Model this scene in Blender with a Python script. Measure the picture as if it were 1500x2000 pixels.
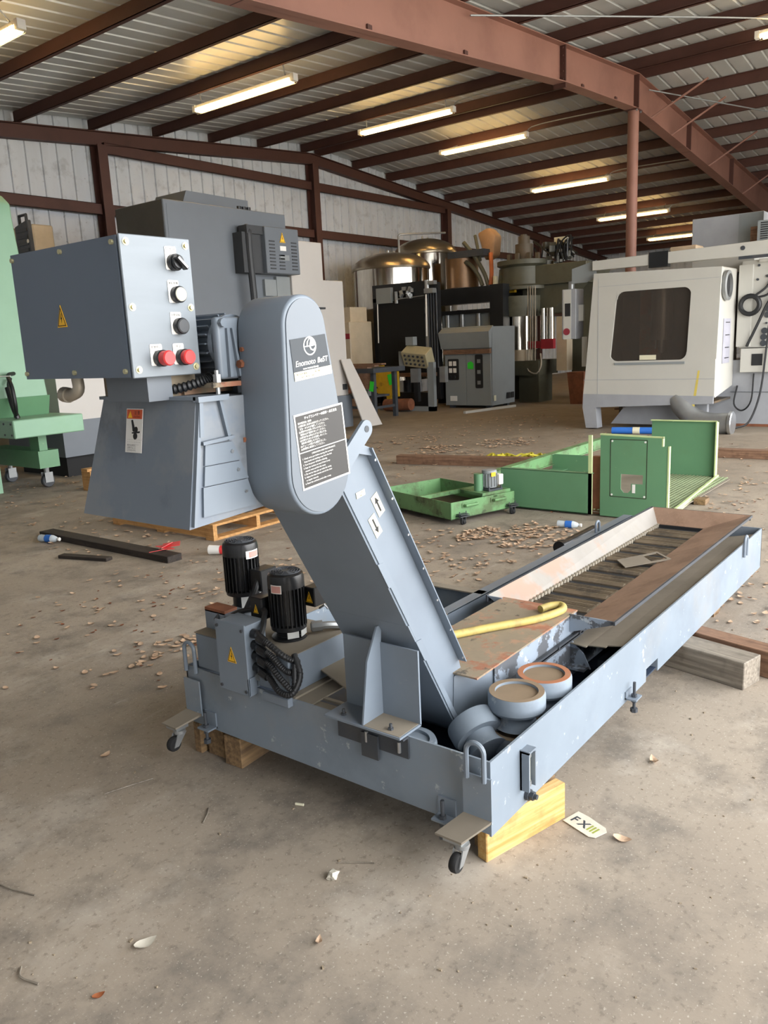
import bpy, bmesh, math, random
from mathutils import Vector, Matrix
random.seed(7)
for o in list(bpy.data.objects): bpy.data.objects.remove(o)
SC = bpy.context.scene
COL = SC.collection
R = math.radians

# ------------------------------------------------------------------ camera
cam_d = bpy.data.cameras.new('camera')
cam = bpy.data.objects.new('camera', cam_d); COL.objects.link(cam)
yaw, pitch, roll = R(38.0), R(12.0), R(2.66)
c_, s_ = math.cos(pitch), math.sin(pitch)
fh = Vector((math.cos(yaw), math.sin(yaw), 0)); rh = Vector((math.sin(yaw), -math.cos(yaw), 0)); up = Vector((0, 0, 1))
fw = c_*fh - s_*up; dn = -s_*fh - c_*up
r2 = math.cos(roll)*rh + math.sin(roll)*dn
d2 = -math.sin(roll)*rh + math.cos(roll)*dn
m3 = Matrix((r2, -d2, -fw)).transposed()
cam.matrix_world = Matrix.Translation((0, 0, 1.5)) @ m3.to_4x4()
cam_d.sensor_fit = 'VERTICAL'; cam_d.sensor_height = 36.0; cam_d.sensor_width = 27.0
cam_d.lens = 36.0*1553/2000
cam_d.clip_start = 0.05; cam_d.clip_end = 300
SC.camera = cam

# ------------------------------------------------------------------ world, light, exposure
W = bpy.data.worlds.new('sky'); SC.world = W; W.use_nodes = True
wn = W.node_tree.nodes; wl = W.node_tree.links
wn['Background'].inputs[0].default_value = (0.975, 0.985, 1.0, 1)
wn['Background'].inputs[1].default_value = 5.9
OPEN_X0, OPEN_X1, OPEN_Z, Y_OPEN = -0.3, 18.0, 4.6, -2.5
pl = bpy.data.lights.new('doorway_portal', 'AREA'); pl.shape = 'RECTANGLE'
pl.size = OPEN_X1-OPEN_X0; pl.size_y = OPEN_Z; pl.cycles.is_portal = True
po = bpy.data.objects.new('doorway_portal', pl); COL.objects.link(po)
po.location = ((OPEN_X0+OPEN_X1)/2, Y_OPEN, OPEN_Z/2); po.rotation_euler = (R(90), 0, 0)
SC.view_settings.view_transform = 'Standard'; SC.view_settings.look = 'None'
SC.view_settings.exposure = 0.66; SC.view_settings.gamma = 1.0
SC.view_settings.use_curve_mapping = False
LAMP = 17.0

# ------------------------------------------------------------------ materials
def lin(h):
    h = h.lstrip('#'); v = [int(h[i:i+2], 16)/255 for i in (0, 2, 4)]
    return tuple(x/12.92 if x <= .04045 else ((x+.055)/1.055)**2.4 for x in v)+(1,)
def _new(name):
    m = bpy.data.materials.new(name); m.use_nodes = True
    return m, m.node_tree.nodes, m.node_tree.links, m.node_tree.nodes['Principled BSDF']
def _noise(N, L, scale, detail=4, rough=.6, stretch=None):
    tc = N.new('ShaderNodeTexCoord'); n = N.new('ShaderNodeTexNoise')
    n.inputs['Scale'].default_value = scale; n.inputs['Detail'].default_value = detail; n.inputs['Roughness'].default_value = rough
    if stretch:
        mp = N.new('ShaderNodeMapping'); mp.inputs['Scale'].default_value = stretch
        L.new(tc.outputs['Object'], mp.inputs[0]); L.new(mp.outputs[0], n.inputs[0])
    else: L.new(tc.outputs['Object'], n.inputs[0])
    return n
def _ramp(N, L, src, a, b):
    r = N.new('ShaderNodeMapRange'); r.inputs[1].default_value = a; r.inputs[2].default_value = b
    L.new(src, r.inputs[0]); return r.outputs[0]
def _mix(N, L, fac, a, b, typ='MIX'):
    m = N.new('ShaderNodeMix'); m.data_type = 'RGBA'; m.blend_type = typ
    if isinstance(fac, (int, float)): m.inputs[0].default_value = fac
    else: L.new(fac, m.inputs[0])
    for s, v in ((6, a), (7, b)):
        if isinstance(v, tuple): m.inputs[s].default_value = v
        else: L.new(v, m.inputs[s])
    return m.outputs[2]
def mat(name, col, rough=.5, metal=0, var=.12, vs=5, bump=0, bs=60, layers=(), spec=.5, stretch=None):
    """layers: (colour, noise scale, threshold low, threshold high, opacity)"""
    m, N, L, P = _new(name)
    base = lin(col)
    n = _noise(N, L, vs, stretch=stretch)
    dark = tuple(x*(1-var) for x in base[:3])+(1,); lite = tuple(min(1, x*(1+var)) for x in base[:3])+(1,)
    out = _mix(N, L, _ramp(N, L, n.outputs[0], .3, .7), dark, lite)
    for (c2, sc, a, b, op) in layers:
        k = _noise(N, L, sc, 6, .65)
        f = _ramp(N, L, k.outputs[0], a, b)
        mu = N.new('ShaderNodeMath'); mu.operation = 'MULTIPLY'; mu.inputs[1].default_value = op; L.new(f, mu.inputs[0])
        out = _mix(N, L, mu.outputs[0], out, lin(c2))
    L.new(out, P.inputs['Base Color'])
    P.inputs['Roughness'].default_value = rough; P.inputs['Metallic'].default_value = metal
    P.inputs['Specular IOR Level'].default_value = spec
    if bump:
        bn = _noise(N, L, bs, 5); b = N.new('ShaderNodeBump'); b.inputs['Strength'].default_value = bump; b.inputs['Distance'].default_value = .01
        L.new(bn.outputs[0], b.inputs['Height']); L.new(b.outputs[0], P.inputs['Normal'])
    return m
def wood(name, c1, c2, stretch=(2, 40, 40), rough=.75, ring=6):
    m, N, L, P = _new(name)
    n = _noise(N, L, 1.0, 5, .6, stretch=stretch)
    n2 = _noise(N, L, 14, 4, .6)
    o = _mix(N, L, _ramp(N, L, n.outputs[0], .35, .65), lin(c1), lin(c2))
    o = _mix(N, L, _ramp(N, L, n2.outputs[0], .5, .95), o, tuple(x*.5 for x in lin(c2)[:3])+(1,))
    L.new(o, P.inputs['Base Color']); P.inputs['Roughness'].default_value = rough
    b = N.new('ShaderNodeBump'); b.inputs['Strength'].default_value = .25; b.inputs['Distance'].default_value = .005
    L.new(n.outputs[0], b.inputs['Height']); L.new(b.outputs[0], P.inputs['Normal'])
    return m
def emit(name, col, strength):
    m, N, L, P = _new(name)
    P.inputs['Base Color'].default_value = lin(col); P.inputs['Emission Color'].default_value = lin(col); P.inputs['Emission Strength'].default_value = strength
    return m
def concrete():
    m, N, L, P = _new('concrete_floor')
    n1 = _noise(N, L, .55, 6, .6); n2 = _noise(N, L, 3.2, 8, .7); n3 = _noise(N, L, 38, 5, .7); n4 = _noise(N, L, 1.3, 7, .65); n5 = _noise(N, L, 120, 2, .5)
    o = _mix(N, L, _ramp(N, L, n1.outputs[0], .35, .65), lin('#8b8073'), lin('#a69a8a'))
    o = _mix(N, L, _ramp(N, L, n2.outputs[0], .48, .66), o, lin('#7a7268'))
    k = N.new('ShaderNodeMath'); k.operation = 'MULTIPLY'; k.inputs[1].default_value = .5
    L.new(_ramp(N, L, n4.outputs[0], .54, .64), k.inputs[0])
    o = _mix(N, L, k.outputs[0], o, lin('#b8afa2'))
    k2 = N.new('ShaderNodeMath'); k2.operation = 'MULTIPLY'; k2.inputs[1].default_value = .5
    L.new(_ramp(N, L, n3.outputs[0], .56, .64), k2.inputs[0])
    o = _mix(N, L, k2.outputs[0], o, lin('#6d6459'))
    k3 = N.new('ShaderNodeMath'); k3.operation = 'MULTIPLY'; k3.inputs[1].default_value = .5
    L.new(_ramp(N, L, n5.outputs[0], .64, .7), k3.inputs[0])
    o = _mix(N, L, k3.outputs[0], o, lin('#c9c0b2'))
    # pale scuff streaks and dark oil marks
    n6 = _noise(N, L, 1.0, 6, .7, stretch=(1.2, 5.5, 1)); n7 = _noise(N, L, .8, 3, .5)
    ms = N.new('ShaderNodeMath'); ms.operation = 'MULTIPLY'; L.new(_ramp(N, L, n6.outputs[0], .58, .68), ms.inputs[0]); L.new(_ramp(N, L, n7.outputs[0], .5, .62), ms.inputs[1])
    m5 = N.new('ShaderNodeMath'); m5.operation = 'MULTIPLY'; m5.inputs[1].default_value = .55; L.new(ms.outputs[0], m5.inputs[0])
    o = _mix(N, L, m5.outputs[0], o, lin('#cfc9bf'))
    n8 = _noise(N, L, 2.1, 5, .7)
    m6 = N.new('ShaderNodeMath'); m6.operation = 'MULTIPLY'; m6.inputs[1].default_value = .45; L.new(_ramp(N, L, n8.outputs[0], .62, .7), m6.inputs[0])
    o = _mix(N, L, m6.outputs[0], o, lin('#57524b'))
    # dimmer light deep in the building, painted in as a brown darkening
    tc = N.new('ShaderNodeTexCoord'); sx = N.new('ShaderNodeSeparateXYZ'); L.new(tc.outputs['Object'], sx.inputs[0])
    ds = N.new('ShaderNodeMath'); ds.operation = 'MULTIPLY_ADD'; ds.inputs[1].default_value = 1.0; L.new(sx.outputs[0], ds.inputs[0]); 
    nn = N.new('ShaderNodeMath'); nn.operation = 'MULTIPLY'; nn.inputs[1].default_value = 6; L.new(n4.outputs[0], nn.inputs[0]); L.new(nn.outputs[0], ds.inputs[2])
    k4 = N.new('ShaderNodeMath'); k4.operation = 'MULTIPLY'; k4.inputs[1].default_value = .6
    L.new(_ramp(N, L, ds.outputs[0], 9, 16), k4.inputs[0])
    o = _mix(N, L, k4.outputs[0], o, lin('#756651'))
    L.new(o, P.inputs['Base Color']); P.inputs['Roughness'].default_value = .72
    b = N.new('ShaderNodeBump'); b.inputs['Strength'].default_value = .15; b.inputs['Distance'].default_value = .006
    L.new(n3.outputs[0], b.inputs['Height']); L.new(b.outputs[0], P.inputs['Normal'])
    return m
M = {}
M['floor'] = concrete()
M['blue'] = mat('blue_grey_paint', '#757f8a', .42, var=.08, vs=3, layers=[('#6f7682', 2.2, .55, .8, .5), ('#a9a79c', 9, .68, .8, .25)])
M['blue_shaded'] = mat('shaded_blue_grey_paint', '#667180', .55, var=.06, vs=2)  # same blue paint, with the shade on the box side in its colour
M['blue_tank'] = mat('scuffed_blue_grey_paint', '#7a8590', .5, var=.08, vs=3, layers=[('#5f6873', 2.5, .5, .7, .5), ('#b9bec0', 16, .625, .66, .55), ('#8f877a', 1.6, .54, .7, .35)])
M['blue_peel'] = mat('peeling_blue_grey_paint', '#8a95a2', .5, var=.08, layers=[('#4c4d50', 7, .5, .53, .9), ('#b5bbc0', 11, .6, .63, .8)])
M['cover_face'] = mat('light_blue_grey_paint', '#636b74', .4, var=.05, vs=2)
M['navy'] = mat('dark_blue_interior', '#2b3648', .5, var=.2, layers=[('#5b5a55', 4, .55, .8, .5)])
M['dusty'] = mat('dusty_sheet', '#82796b', .85, var=.12, vs=4, layers=[('#7a7266', 6, .55, .75, .5)])
M['pan'] = mat('dusty_tray', '#8b8374', .7, var=.1, vs=3, layers=[('#5f5a50', 1.7, .5, .75, .6)])
M['rusty_cover'] = mat('rust_blotched_cover', '#8d806c', .8, var=.15, vs=6, layers=[('#9a5a40', 6, .5, .58, .75), ('#3f3c38', 9, .6, .64, .7), ('#b58568', 16, .54, .64, .5)])
M['rust_flare'] = mat('rusty_hopper_sheet', '#947864', .75, var=.15, vs=5, layers=[('#7b614e', 4, .48, .6, .7), ('#a68670', 60, .55, .7, .5)])
M['galv_flare'] = mat('galvanised_hopper_sheet', '#8f8a83', .55, metal=.25, var=.1, vs=4, layers=[('#a3806c', 3, .54, .62, .75), ('#8a8378', 7, .55, .7, .5)])
M['belt'] = mat('dirty_belt', '#6a5d4b', .8, var=.25, vs=9, layers=[('#2f2d2b', 6, .5, .65, .7), ('#8a7a62', 22, .58, .7, .6)])
M['belt_dark'] = mat('dark_belt_gap', '#1d1f22', .7)
M['chain'] = mat('dull_chain_steel', '#b4ab9b', .5, metal=.5, var=.2)
M['zinc'] = mat('brushed_zinc', '#757c82', .45, metal=.2, var=.08, vs=2.5, stretch=(1, 1, 6))
M['screw'] = mat('brass_screw', '#c3bc95', .35, metal=.7)
M['steel'] = mat('bright_steel', '#b9bcbf', .3, metal=.9)
M['stainless'] = mat('polished_stainless', '#cdc6ba', .12, metal=1.0, var=.05)
M['stain_dome'] = mat('satin_stainless', '#a89c88', .28, metal=.9, var=.08)
M['cnc_inner'] = mat('oily_enclosure_inside', '#4f483e', .5, var=.2, vs=2, layers=[('#6b5436', 2, .5, .6, .6)])
M['pink_ink'] = mat('faded_red_print', '#cf968c', .55)
M['tape'] = mat('yellow_green_tape', '#c6bc36', .45, var=.15, vs=20)
M['chute'] = mat('smudged_grey_paint', '#7d838a', .5, var=.1, vs=1.5, layers=[('#55595f', 4, .54, .62, .55), ('#6a7686', 2.4, .5, .56, .6)])
M['guard'] = mat('bright_guard_sheet', '#d3d5d2', .3, metal=.25, var=.05)
M['mesh_floor'] = mat('dusty_green_mesh', '#8b9775', .6, var=.15, vs=3)
M['bounce_slab'] = mat('bright_bounce_concrete', '#cbc5b8', .8, var=.08, vs=.6)
M['black'] = mat('black_paint', '#1e1f21', .32, var=.2)
M['black_flat'] = mat('rubber_and_shadow_black', '#141415', .75, var=.2)
M['void'] = mat('black_curtain', '#0b0b0b', .9)
M['grey_dark'] = mat('dark_grey_metal', '#3c4046', .5, layers=[('#5a5347', 5, .5, .8, .5)])
M['red'] = mat('red_plastic', '#d43c3c', .4, var=.05)
M['yellow'] = mat('warning_yellow', '#f7bf22', .5, var=.03)
M['white'] = mat('white_label', '#e6e4de', .55, var=.04)
M['ink'] = mat('black_ink', '#1b1b1d', .6)
M['label_dark'] = mat('dark_grey_label', '#353b41', .6, var=.05)
M['label_brown'] = mat('dark_instruction_plate', '#2e2c2b', .5, var=.06)
M['white_ink'] = mat('white_ink', '#efeee8', .55, var=.02)
M['cream'] = mat('cream_label', '#d8d3b8', .55, var=.05)
M['orange'] = mat('orange_label', '#d65a2b', .5)
M['red_ink'] = mat('red_ink', '#b8433c', .55)
M['pine'] = wood('fresh_pine', '#cdae74', '#b58847', (3, 60, 60))
M['pine_old'] = wood('brown_lumber', '#8f7350', '#5f4a33', (3, 60, 60))
M['pine_grey'] = wood('weathered_lumber', '#8f8678', '#6a6156', (60, 3, 60))
M['pallet'] = wood('pallet_pine', '#c99b63', '#a97a45', (30, 3, 60))
M['plank_dark'] = wood('dark_soaked_plank', '#3a3029', '#211b17', (60, 3, 60))
M['plank_red'] = wood('reddish_plank', '#8b6a52', '#664a38', (60, 3, 60))
M['gal'] = mat('galvanised_caster', '#9a9c9c', .4, metal=.6)
M['cast'] = mat('cast_pad_side', '#7c8792', .7, var=.12, layers=[('#b9bec2', 9, .6, .66, .7), ('#5e6570', 5, .55, .75, .6)])
M['pad_top'] = mat('dusty_pad_top', '#84725c', .9, var=.12, layers=[('#7d6c57', 9, .5, .7, .5)])
M['pad_rust'] = mat('orange_rust_ring', '#a0694a', .85, var=.12, layers=[('#8c7c68', 8, .55, .7, .6)])
M['hose'] = mat('dirty_yellow_hose', '#b8a660', .6, var=.12, vs=12, layers=[('#8d7c4e', 12, .5, .62, .6)])
M['green'] = mat('green_paint', '#5f8a66', .45, var=.06, vs=2, layers=[('#5f7d58', 3, .55, .8, .5), ('#b9c79a', 16, .7, .74, .5)])
M['green_dirty'] = mat('stained_green_paint', '#66905f', .5, var=.12, vs=3, layers=[('#4d4d34', 4, .5, .62, .65), ('#2f3626', 9, .6, .64, .6)])
M['green_hop'] = mat('pale_green_paint', '#83a98d', .45, var=.06, vs=1.2, layers=[('#7aa07c', 1.4, .5, .75, .6)])
M['green_edge'] = mat('pale_green_edge', '#b8c890', .5)
M['muck'] = mat('dark_sludge', '#2c2820', .6, var=.3)
M['ivory'] = mat('ivory_machine_paint', '#bab8b0', .45, var=.04, vs=1.5)
M['ivory_dark'] = mat('grey_machine_base', '#9a9ca0', .5, var=.05)
M['glass'] = None
M['vmc'] = mat('slate_machine_paint', '#666c73', .5, var=.06, vs=1.2)
M['vmc_black'] = mat('charcoal_and_shade', '#35373a', .55)
M['vmc_white'] = mat('pale_machine_panel', '#bdb8b2', .5, var=.04, vs=1)
M['olive'] = mat('olive_press_paint', '#565546', .5, var=.15, vs=2, layers=[('#37352b', 3, .5, .75, .6)])
M['cabinet'] = mat('grey_cabinet_paint', '#868b8c', .5, var=.06, vs=1.2, layers=[('#6f7273', 1.5, .5, .8, .5)])
M['beige'] = mat('beige_enamel', '#b9ab93', .5, var=.08)
M['lime'] = mat('lime_tag', '#35d435', .6, var=.02)
M['yel_paint'] = mat('chipped_yellow_paint', '#c39a1e', .5, var=.1, layers=[('#6e5a22', 6, .56, .7, .6)])
M['wall'] = mat('white_wall_sheet', '#cbd0d6', .5, metal=.0, var=.08, vs=.8, layers=[('#8f9194', 3, .52, .66, .45), ('#6d675c', 11, .64, .68, .5)], stretch=(3, 3, .4))
M['roof'] = mat('galvanised_roof_sheet', '#d2d3d0', .38, metal=.3, var=.08, vs=1.5)
M['iron'] = mat('red_oxide_primer', '#4f3029', .6, var=.1, vs=1.5, layers=[('#40261f', 2.5, .5, .75, .6)])
M['iron_lit'] = mat('lit_red_oxide_primer', '#8e6557', .6, var=.1, vs=.9, layers=[('#744e43', 1.3, .5, .75, .6)])  # lighter copy of the iron primer, daylight on the frame painted in
M['tube'] = emit('lit_fluorescent_tube', '#ffd48a', LAMP)
M['leaf'] = mat('dry_leaf', '#c2a68b', .8, var=.25, vs=30, layers=[('#96745a', 20, .54, .62, .6)])
M['leaf_red'] = mat('reddish_leaf', '#9c5a34', .8, var=.3, vs=30)
M['paper'] = mat('dirty_paper', '#c9c3b4', .8, var=.1, vs=20)
M['soil'] = mat('trampled_grit', '#8f816c', .9, var=.2, vs=8)
M['bottle'] = mat('clear_plastic', '#c3cdd3', .2, var=.1)
M['blue_roll'] = mat('blue_plastic', '#2f6cc0', .5)
M['brown_rust'] = mat('brown_rust', '#7c4c33', .8, var=.25, vs=8)
M['cable'] = mat('black_cable', '#18191b', .5, var=.2)
def glassmat():
    m, N, L, P = _new('tinted_window')
    P.inputs['Base Color'].default_value = lin('#a0958a'); P.inputs['Roughness'].default_value = .08
    P.inputs['Transmission Weight'].default_value = .9; P.inputs['IOR'].default_value = 1.2
    return m
M['glass'] = glassmat()

# ------------------------------------------------------------------ mesh builder
class MB:
    def __init__(self): self.v = []; self.f = []
    def add(self, vs, fs):
        b = len(self.v); self.v += [tuple(p) for p in vs]; self.f += [tuple(i+b for i in f) for f in fs]; return self
    def box(self, x0, x1, y0, y1, z0, z1):
        if x0 > x1: x0, x1 = x1, x0
        if y0 > y1: y0, y1 = y1, y0
        if z0 > z1: z0, z1 = z1, z0
        return self.add([(x0,y0,z0),(x1,y0,z0),(x1,y1,z0),(x0,y1,z0),(x0,y0,z1),(x1,y0,z1),(x1,y1,z1),(x0,y1,z1)],
                        [(0,3,2,1),(4,5,6,7),(0,1,5,4),(1,2,6,5),(2,3,7,6),(3,0,4,7)])
    def hexa(self, bot, top):
        """4 bottom + 4 top points, counter-clockwise seen from above"""
        return self.add(list(bot)+list(top), [(0,3,2,1),(4,5,6,7),(0,1,5,4),(1,2,6,5),(2,3,7,6),(3,0,4,7)])
    def obox(self, c, s, rot=(0, 0, 0)):
        from mathutils import Euler
        E = Euler(rot).to_matrix(); c = Vector(c); h = [x/2 for x in s]
        pts = [c+E@Vector((sx*h[0], sy*h[1], sz*h[2])) for sz in (-1, 1) for sx, sy in ((-1,-1),(1,-1),(1,1),(-1,1))]
        return self.hexa(pts[:4], pts[4:])
    def poly(self, pts, fr, d0, d1):
        """2D outline in frame (origin,u,v), extruded along u x v from d0 to d1"""
        o, u, v = (Vector(a) for a in fr); n = u.cross(v).normalized(); k = len(pts)
        area = sum(pts[i][0]*pts[(i+1)%k][1]-pts[(i+1)%k][0]*pts[i][1] for i in range(k))
        if area < 0: pts = pts[::-1]
        if d0 > d1: d0, d1 = d1, d0
        A = [o+u*a+v*b+n*d0 for a, b in pts]; B = [o+u*a+v*b+n*d1 for a, b in pts]
        fs = [tuple(range(k-1, -1, -1)), tuple(range(k, 2*k))]+[(i, (i+1)%k, k+(i+1)%k, k+i) for i in range(k)]
        return self.add(A+B, fs)
    def prism(self, pts, ax, a, b):
        if ax == 'y': return self.poly(pts, ((0,0,0),(1,0,0),(0,0,1)), -a, -b)
        if ax == 'x': return self.poly(pts, ((0,0,0),(0,1,0),(0,0,1)), a, b)
        return self.poly(pts, ((0,0,0),(1,0,0),(0,1,0)), a, b)
    def cyl(self, p0, p1, r0, r1=None, n=16):
        r1 = r0 if r1 is None else r1
        p0, p1 = Vector(p0), Vector(p1); d = (p1-p0).normalized()
        a = d.orthogonal().normalized(); b = d.cross(a)
        c = [(math.cos(2*math.pi*i/n), math.sin(2*math.pi*i/n)) for i in range(n)]
        vs = [p0+r0*(x*a+y*b) for x, y in c]+[p1+r1*(x*a+y*b) for x, y in c]
        return self.add(vs, [tuple(range(n-1, -1, -1)), tuple(range(n, 2*n))]+[(i, (i+1)%n, n+(i+1)%n, n+i) for i in range(n)])
    def lathe(self, prof, o=(0,0,0), ax=(0,0,1), n=28):
        """closed profile (r, h) about an axis through o"""
        o = Vector(o); d = Vector(ax).normalized(); a = d.orthogonal().normalized(); b = d.cross(a)
        vs = []; k = len(prof)
        for i in range(n):
            t = 2*math.pi*i/n; e = math.cos(t)*a+math.sin(t)*b
            vs += [o+e*max(r, 1e-5)+d*h for r, h in prof]
        fs = []
        for i in range(n):
            j = (i+1)%n
            for q in range(k-1): fs.append((i*k+q, j*k+q, j*k+q+1, i*k+q+1))
        self.add(vs, fs)
        if prof[0] == prof[-1]: return self
        if prof[0][0] > 1e-4: self.f.append(tuple(len(self.v)-n*k+i*k for i in range(n-1, -1, -1)))
        if prof[-1][0] > 1e-4: self.f.append(tuple(len(self.v)-n*k+i*k+k-1 for i in range(n)))
        return self
    def tube(self, path, r, n=8, closed=False):
        P = [Vector(p) for p in path]; k = len(P); rings = []
        prev = None
        for i in range(k):
            if closed: t = (P[(i+1)%k]-P[i-1]).normalized()
            else: t = (P[min(i+1, k-1)]-P[max(i-1, 0)]).normalized()
            a = t.orthogonal().normalized() if prev is None else (prev-t*prev.dot(t)).normalized()
            prev = a; b = t.cross(a)
            rr = r(i) if callable(r) else r
            rings.append([P[i]+rr*(math.cos(2*math.pi*q/n)*a+math.sin(2*math.pi*q/n)*b) for q in range(n)])
        vs = [p for g in rings for p in g]; fs = []
        for i in range(k if closed else k-1):
            j = (i+1)%k
            for q in range(n): fs.append((i*n+q, i*n+(q+1)%n, j*n+(q+1)%n, j*n+q))
        if not closed: fs += [tuple(range(n-1, -1, -1)), tuple((k-1)*n+q for q in range(n))]
        return self.add(vs, fs)
    def sheet(self, pts, th=.003):
        """thin plate through 3+ coplanar points"""
        P = [Vector(p) for p in pts]; n = (P[1]-P[0]).cross(P[2]-P[0]).normalized(); k = len(P)
        return self.add([p-n*th/2 for p in P]+[p+n*th/2 for p in P], [tuple(range(k-1,-1,-1)), tuple(range(k, 2*k))]+[(i,(i+1)%k,k+(i+1)%k,k+i) for i in range(k)])
    def text(self, s, fr, u0, v0, size, align='LEFT', depth=.0004, shear=0, bold=0):
        cu = bpy.data.curves.new('t', 'FONT'); cu.body = s; cu.size = size; cu.align_x = align; cu.extrude = 0; cu.shear = shear; cu.offset = bold
        ob = bpy.data.objects.new('t', cu); COL.objects.link(ob)
        dg = bpy.context.evaluated_depsgraph_get(); me = bpy.data.meshes.new_from_object(ob.evaluated_get(dg))
        o, u, v = (Vector(a) for a in fr); n = u.cross(v).normalized()
        self.add([o+u*(p.co.x+u0)+v*(p.co.y+v0)+n*depth for p in me.vertices], [tuple(q.vertices) for q in me.polygons])
        bpy.data.objects.remove(ob); bpy.data.curves.remove(cu); bpy.data.meshes.remove(me)
        return self
    def build(self, name, m, parent=None, bevel=0, seg=1, smooth=True, label=None, local=False):
        root = parent
        while root is not None and root.parent is not None: root = root.parent
        vs = self.v
        if root is not None and not local:
            l = root.location; a = -root.rotation_euler.z; ca, sa = math.cos(a), math.sin(a)
            vs = [((x-l.x)*ca-(y-l.y)*sa, (x-l.x)*sa+(y-l.y)*ca, z-l.z) for x, y, z in vs]
        return self._obj(name, m, vs, parent, bevel, seg, smooth, label)
    def _obj(self, name, m, vs, parent, bevel, seg, smooth, label):
        me = bpy.data.meshes.new(name); me.from_pydata(vs, [], self.f)
        bm = bmesh.new(); bm.from_mesh(me); bmesh.ops.recalc_face_normals(bm, faces=bm.faces); bm.to_mesh(me); bm.free()
        if bevel:
            bm = bmesh.new(); bm.from_mesh(me)
            ed = [e for e in bm.edges if len(e.link_faces) == 2 and e.calc_face_angle(0) > .6]
            bmesh.ops.bevel(bm, geom=ed, offset=bevel, segments=seg, affect='EDGES', profile=.5, clamp_overlap=True)
            bm.to_mesh(me); bm.free()
        me.validate()
        if smooth:
            for p in me.polygons: p.use_smooth = True
            me.set_sharp_from_angle(angle=R(32))
        mt = M[m] if isinstance(m, str) else m
        me.materials.append(mt)
        o = bpy.data.objects.new(name, me); COL.objects.link(o)
        if parent is not None: o.parent = parent
        if label: o['label'] = label
        return o
    def pieces(self, name, m, parent, **kw):
        """every connected piece becomes an object of its own"""
        par = list(range(len(self.v)))
        def fd(i):
            while par[i] != i: par[i] = par[par[i]]; i = par[i]
            return i
        for f in self.f:
            for i in f[1:]: par[fd(i)] = fd(f[0])
        g = {}
        for f in self.f: g.setdefault(fd(f[0]), []).append(f)
        out = []
        for fs in g.values():
            ix = sorted({i for f in fs for i in f}); mp = {i: k for k, i in enumerate(ix)}
            q = MB(); q.v = [self.v[i] for i in ix]; q.f = [tuple(mp[i] for i in f) for f in fs]
            out.append(q.build(name, m, parent, **kw))
        return out
    def solo(self, name, m, label, cat, group=None, bevel=0, seg=1, smooth=True):
        xs, ys, zs = zip(*self.v); l = ((min(xs)+max(xs))/2, (min(ys)+max(ys))/2, min(zs))
        o = self._obj(name, m, [(x-l[0], y-l[1], z-l[2]) for x, y, z in self.v], None, bevel, seg, smooth, None)
        o.location = l; tag(o, label, cat, group); return o
    def struct(self, name, m, smooth=True, bevel=0):
        o = self._obj(name, m, self.v, None, bevel, 1, smooth, None); o['kind'] = 'structure'; return o
def tag(o, label, cat, group=None):
    o['label'] = label; o['category'] = cat
    if group: o['group'] = group
def thing(name, label, cat, loc=(0,0,0), rz=0, group=None):
    o = bpy.data.objects.new(name, None); o.empty_display_size = .1; COL.objects.link(o)
    o.location = loc; o.rotation_euler = (0, 0, rz); tag(o, label, cat, group); return o
def box(*a): return MB().box(*a)
def circ(cx, cy, r, n=24, a0=0, a1=360): return [(cx+r*math.cos(R(a0+(a1-a0)*i/(n if a1-a0 == 360 else n-1))), cy+r*math.sin(R(a0+(a1-a0)*i/(n if a1-a0 == 360 else n-1)))) for i in range(n)]
def bez(pts, n=24):
    """smooth path through points (Catmull-Rom)"""
    P = [Vector(p) for p in pts]; P = [2*P[0]-P[1]]+P+[2*P[-1]-P[-2]]; out = []
    k = len(P)-3
    for i in range(k):
        a, b, c, d = P[i:i+4]
        m_ = max(2, n//k)
        for j in range(m_+(1 if i == k-1 else 0)):
            t = j/m_
            out.append(.5*((2*b)+(-a+c)*t+(2*a-5*b+4*c-d)*t*t+(-a+3*b-3*c+d)*t**3))
    return out
FY = lambda x, y, z: ((x, y, z), (1, 0, 0), (0, 0, 1))      # face looking towards -Y
FX = lambda x, y, z: ((x, y, z), (0, -1, 0), (0, 0, 1))     # face looking towards -X
FZ = lambda x, y, z: ((x, y, z), (1, 0, 0), (0, 1, 0))
def rrect(w, h, r, n=5):
    o = []
    for cx, cy, a in ((w-r, r, -90), (w-r, h-r, 0), (r, h-r, 90), (r, r, 180)):
        o += [(cx+r*math.cos(R(a+90*i/n)), cy+r*math.sin(R(a+90*i/n))) for i in range(n+1)]
    return o
def hazard(fr, s, parent, d=.001):
    """yellow electric-hazard triangle: label plate with a black border and lightning bolt"""
    h = s*1.25
    pl_ = MB().poly([(-s/2, 0), (s/2, 0), (0, h)], fr, 0, d).build('warning_label', 'yellow', parent, label='yellow triangular electric hazard label')
    b = MB()
    k = .10*s
    o = [(-s*.43, .05*h), (s*.43, .05*h), (0, h*.92)]; i_ = [(-s*.36, .09*h), (s*.36, .09*h), (0, h*.82)]
    for q in range(3):
        b.poly([o[q], o[(q+1)%3], i_[(q+1)%3], i_[q]], fr, d, d+.0004)
    b.poly([(s*.03, h*.62), (-s*.09, h*.36), (-s*.01, h*.37), (-s*.03, h*.18), (s*.09, h*.44), (s*.01, h*.43), (s*.07, h*.62)], fr, d, d+.0004)
    b.build('lightning_symbol', 'ink', pl_ if parent.parent is None else parent, smooth=False)
    return pl_
def bolt(mb, p, d, r=.006, h=.005, n=6):
    p = Vector(p); d = Vector(d); mb.cyl(p, p+d*h, r, n=n); return mb
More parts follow.
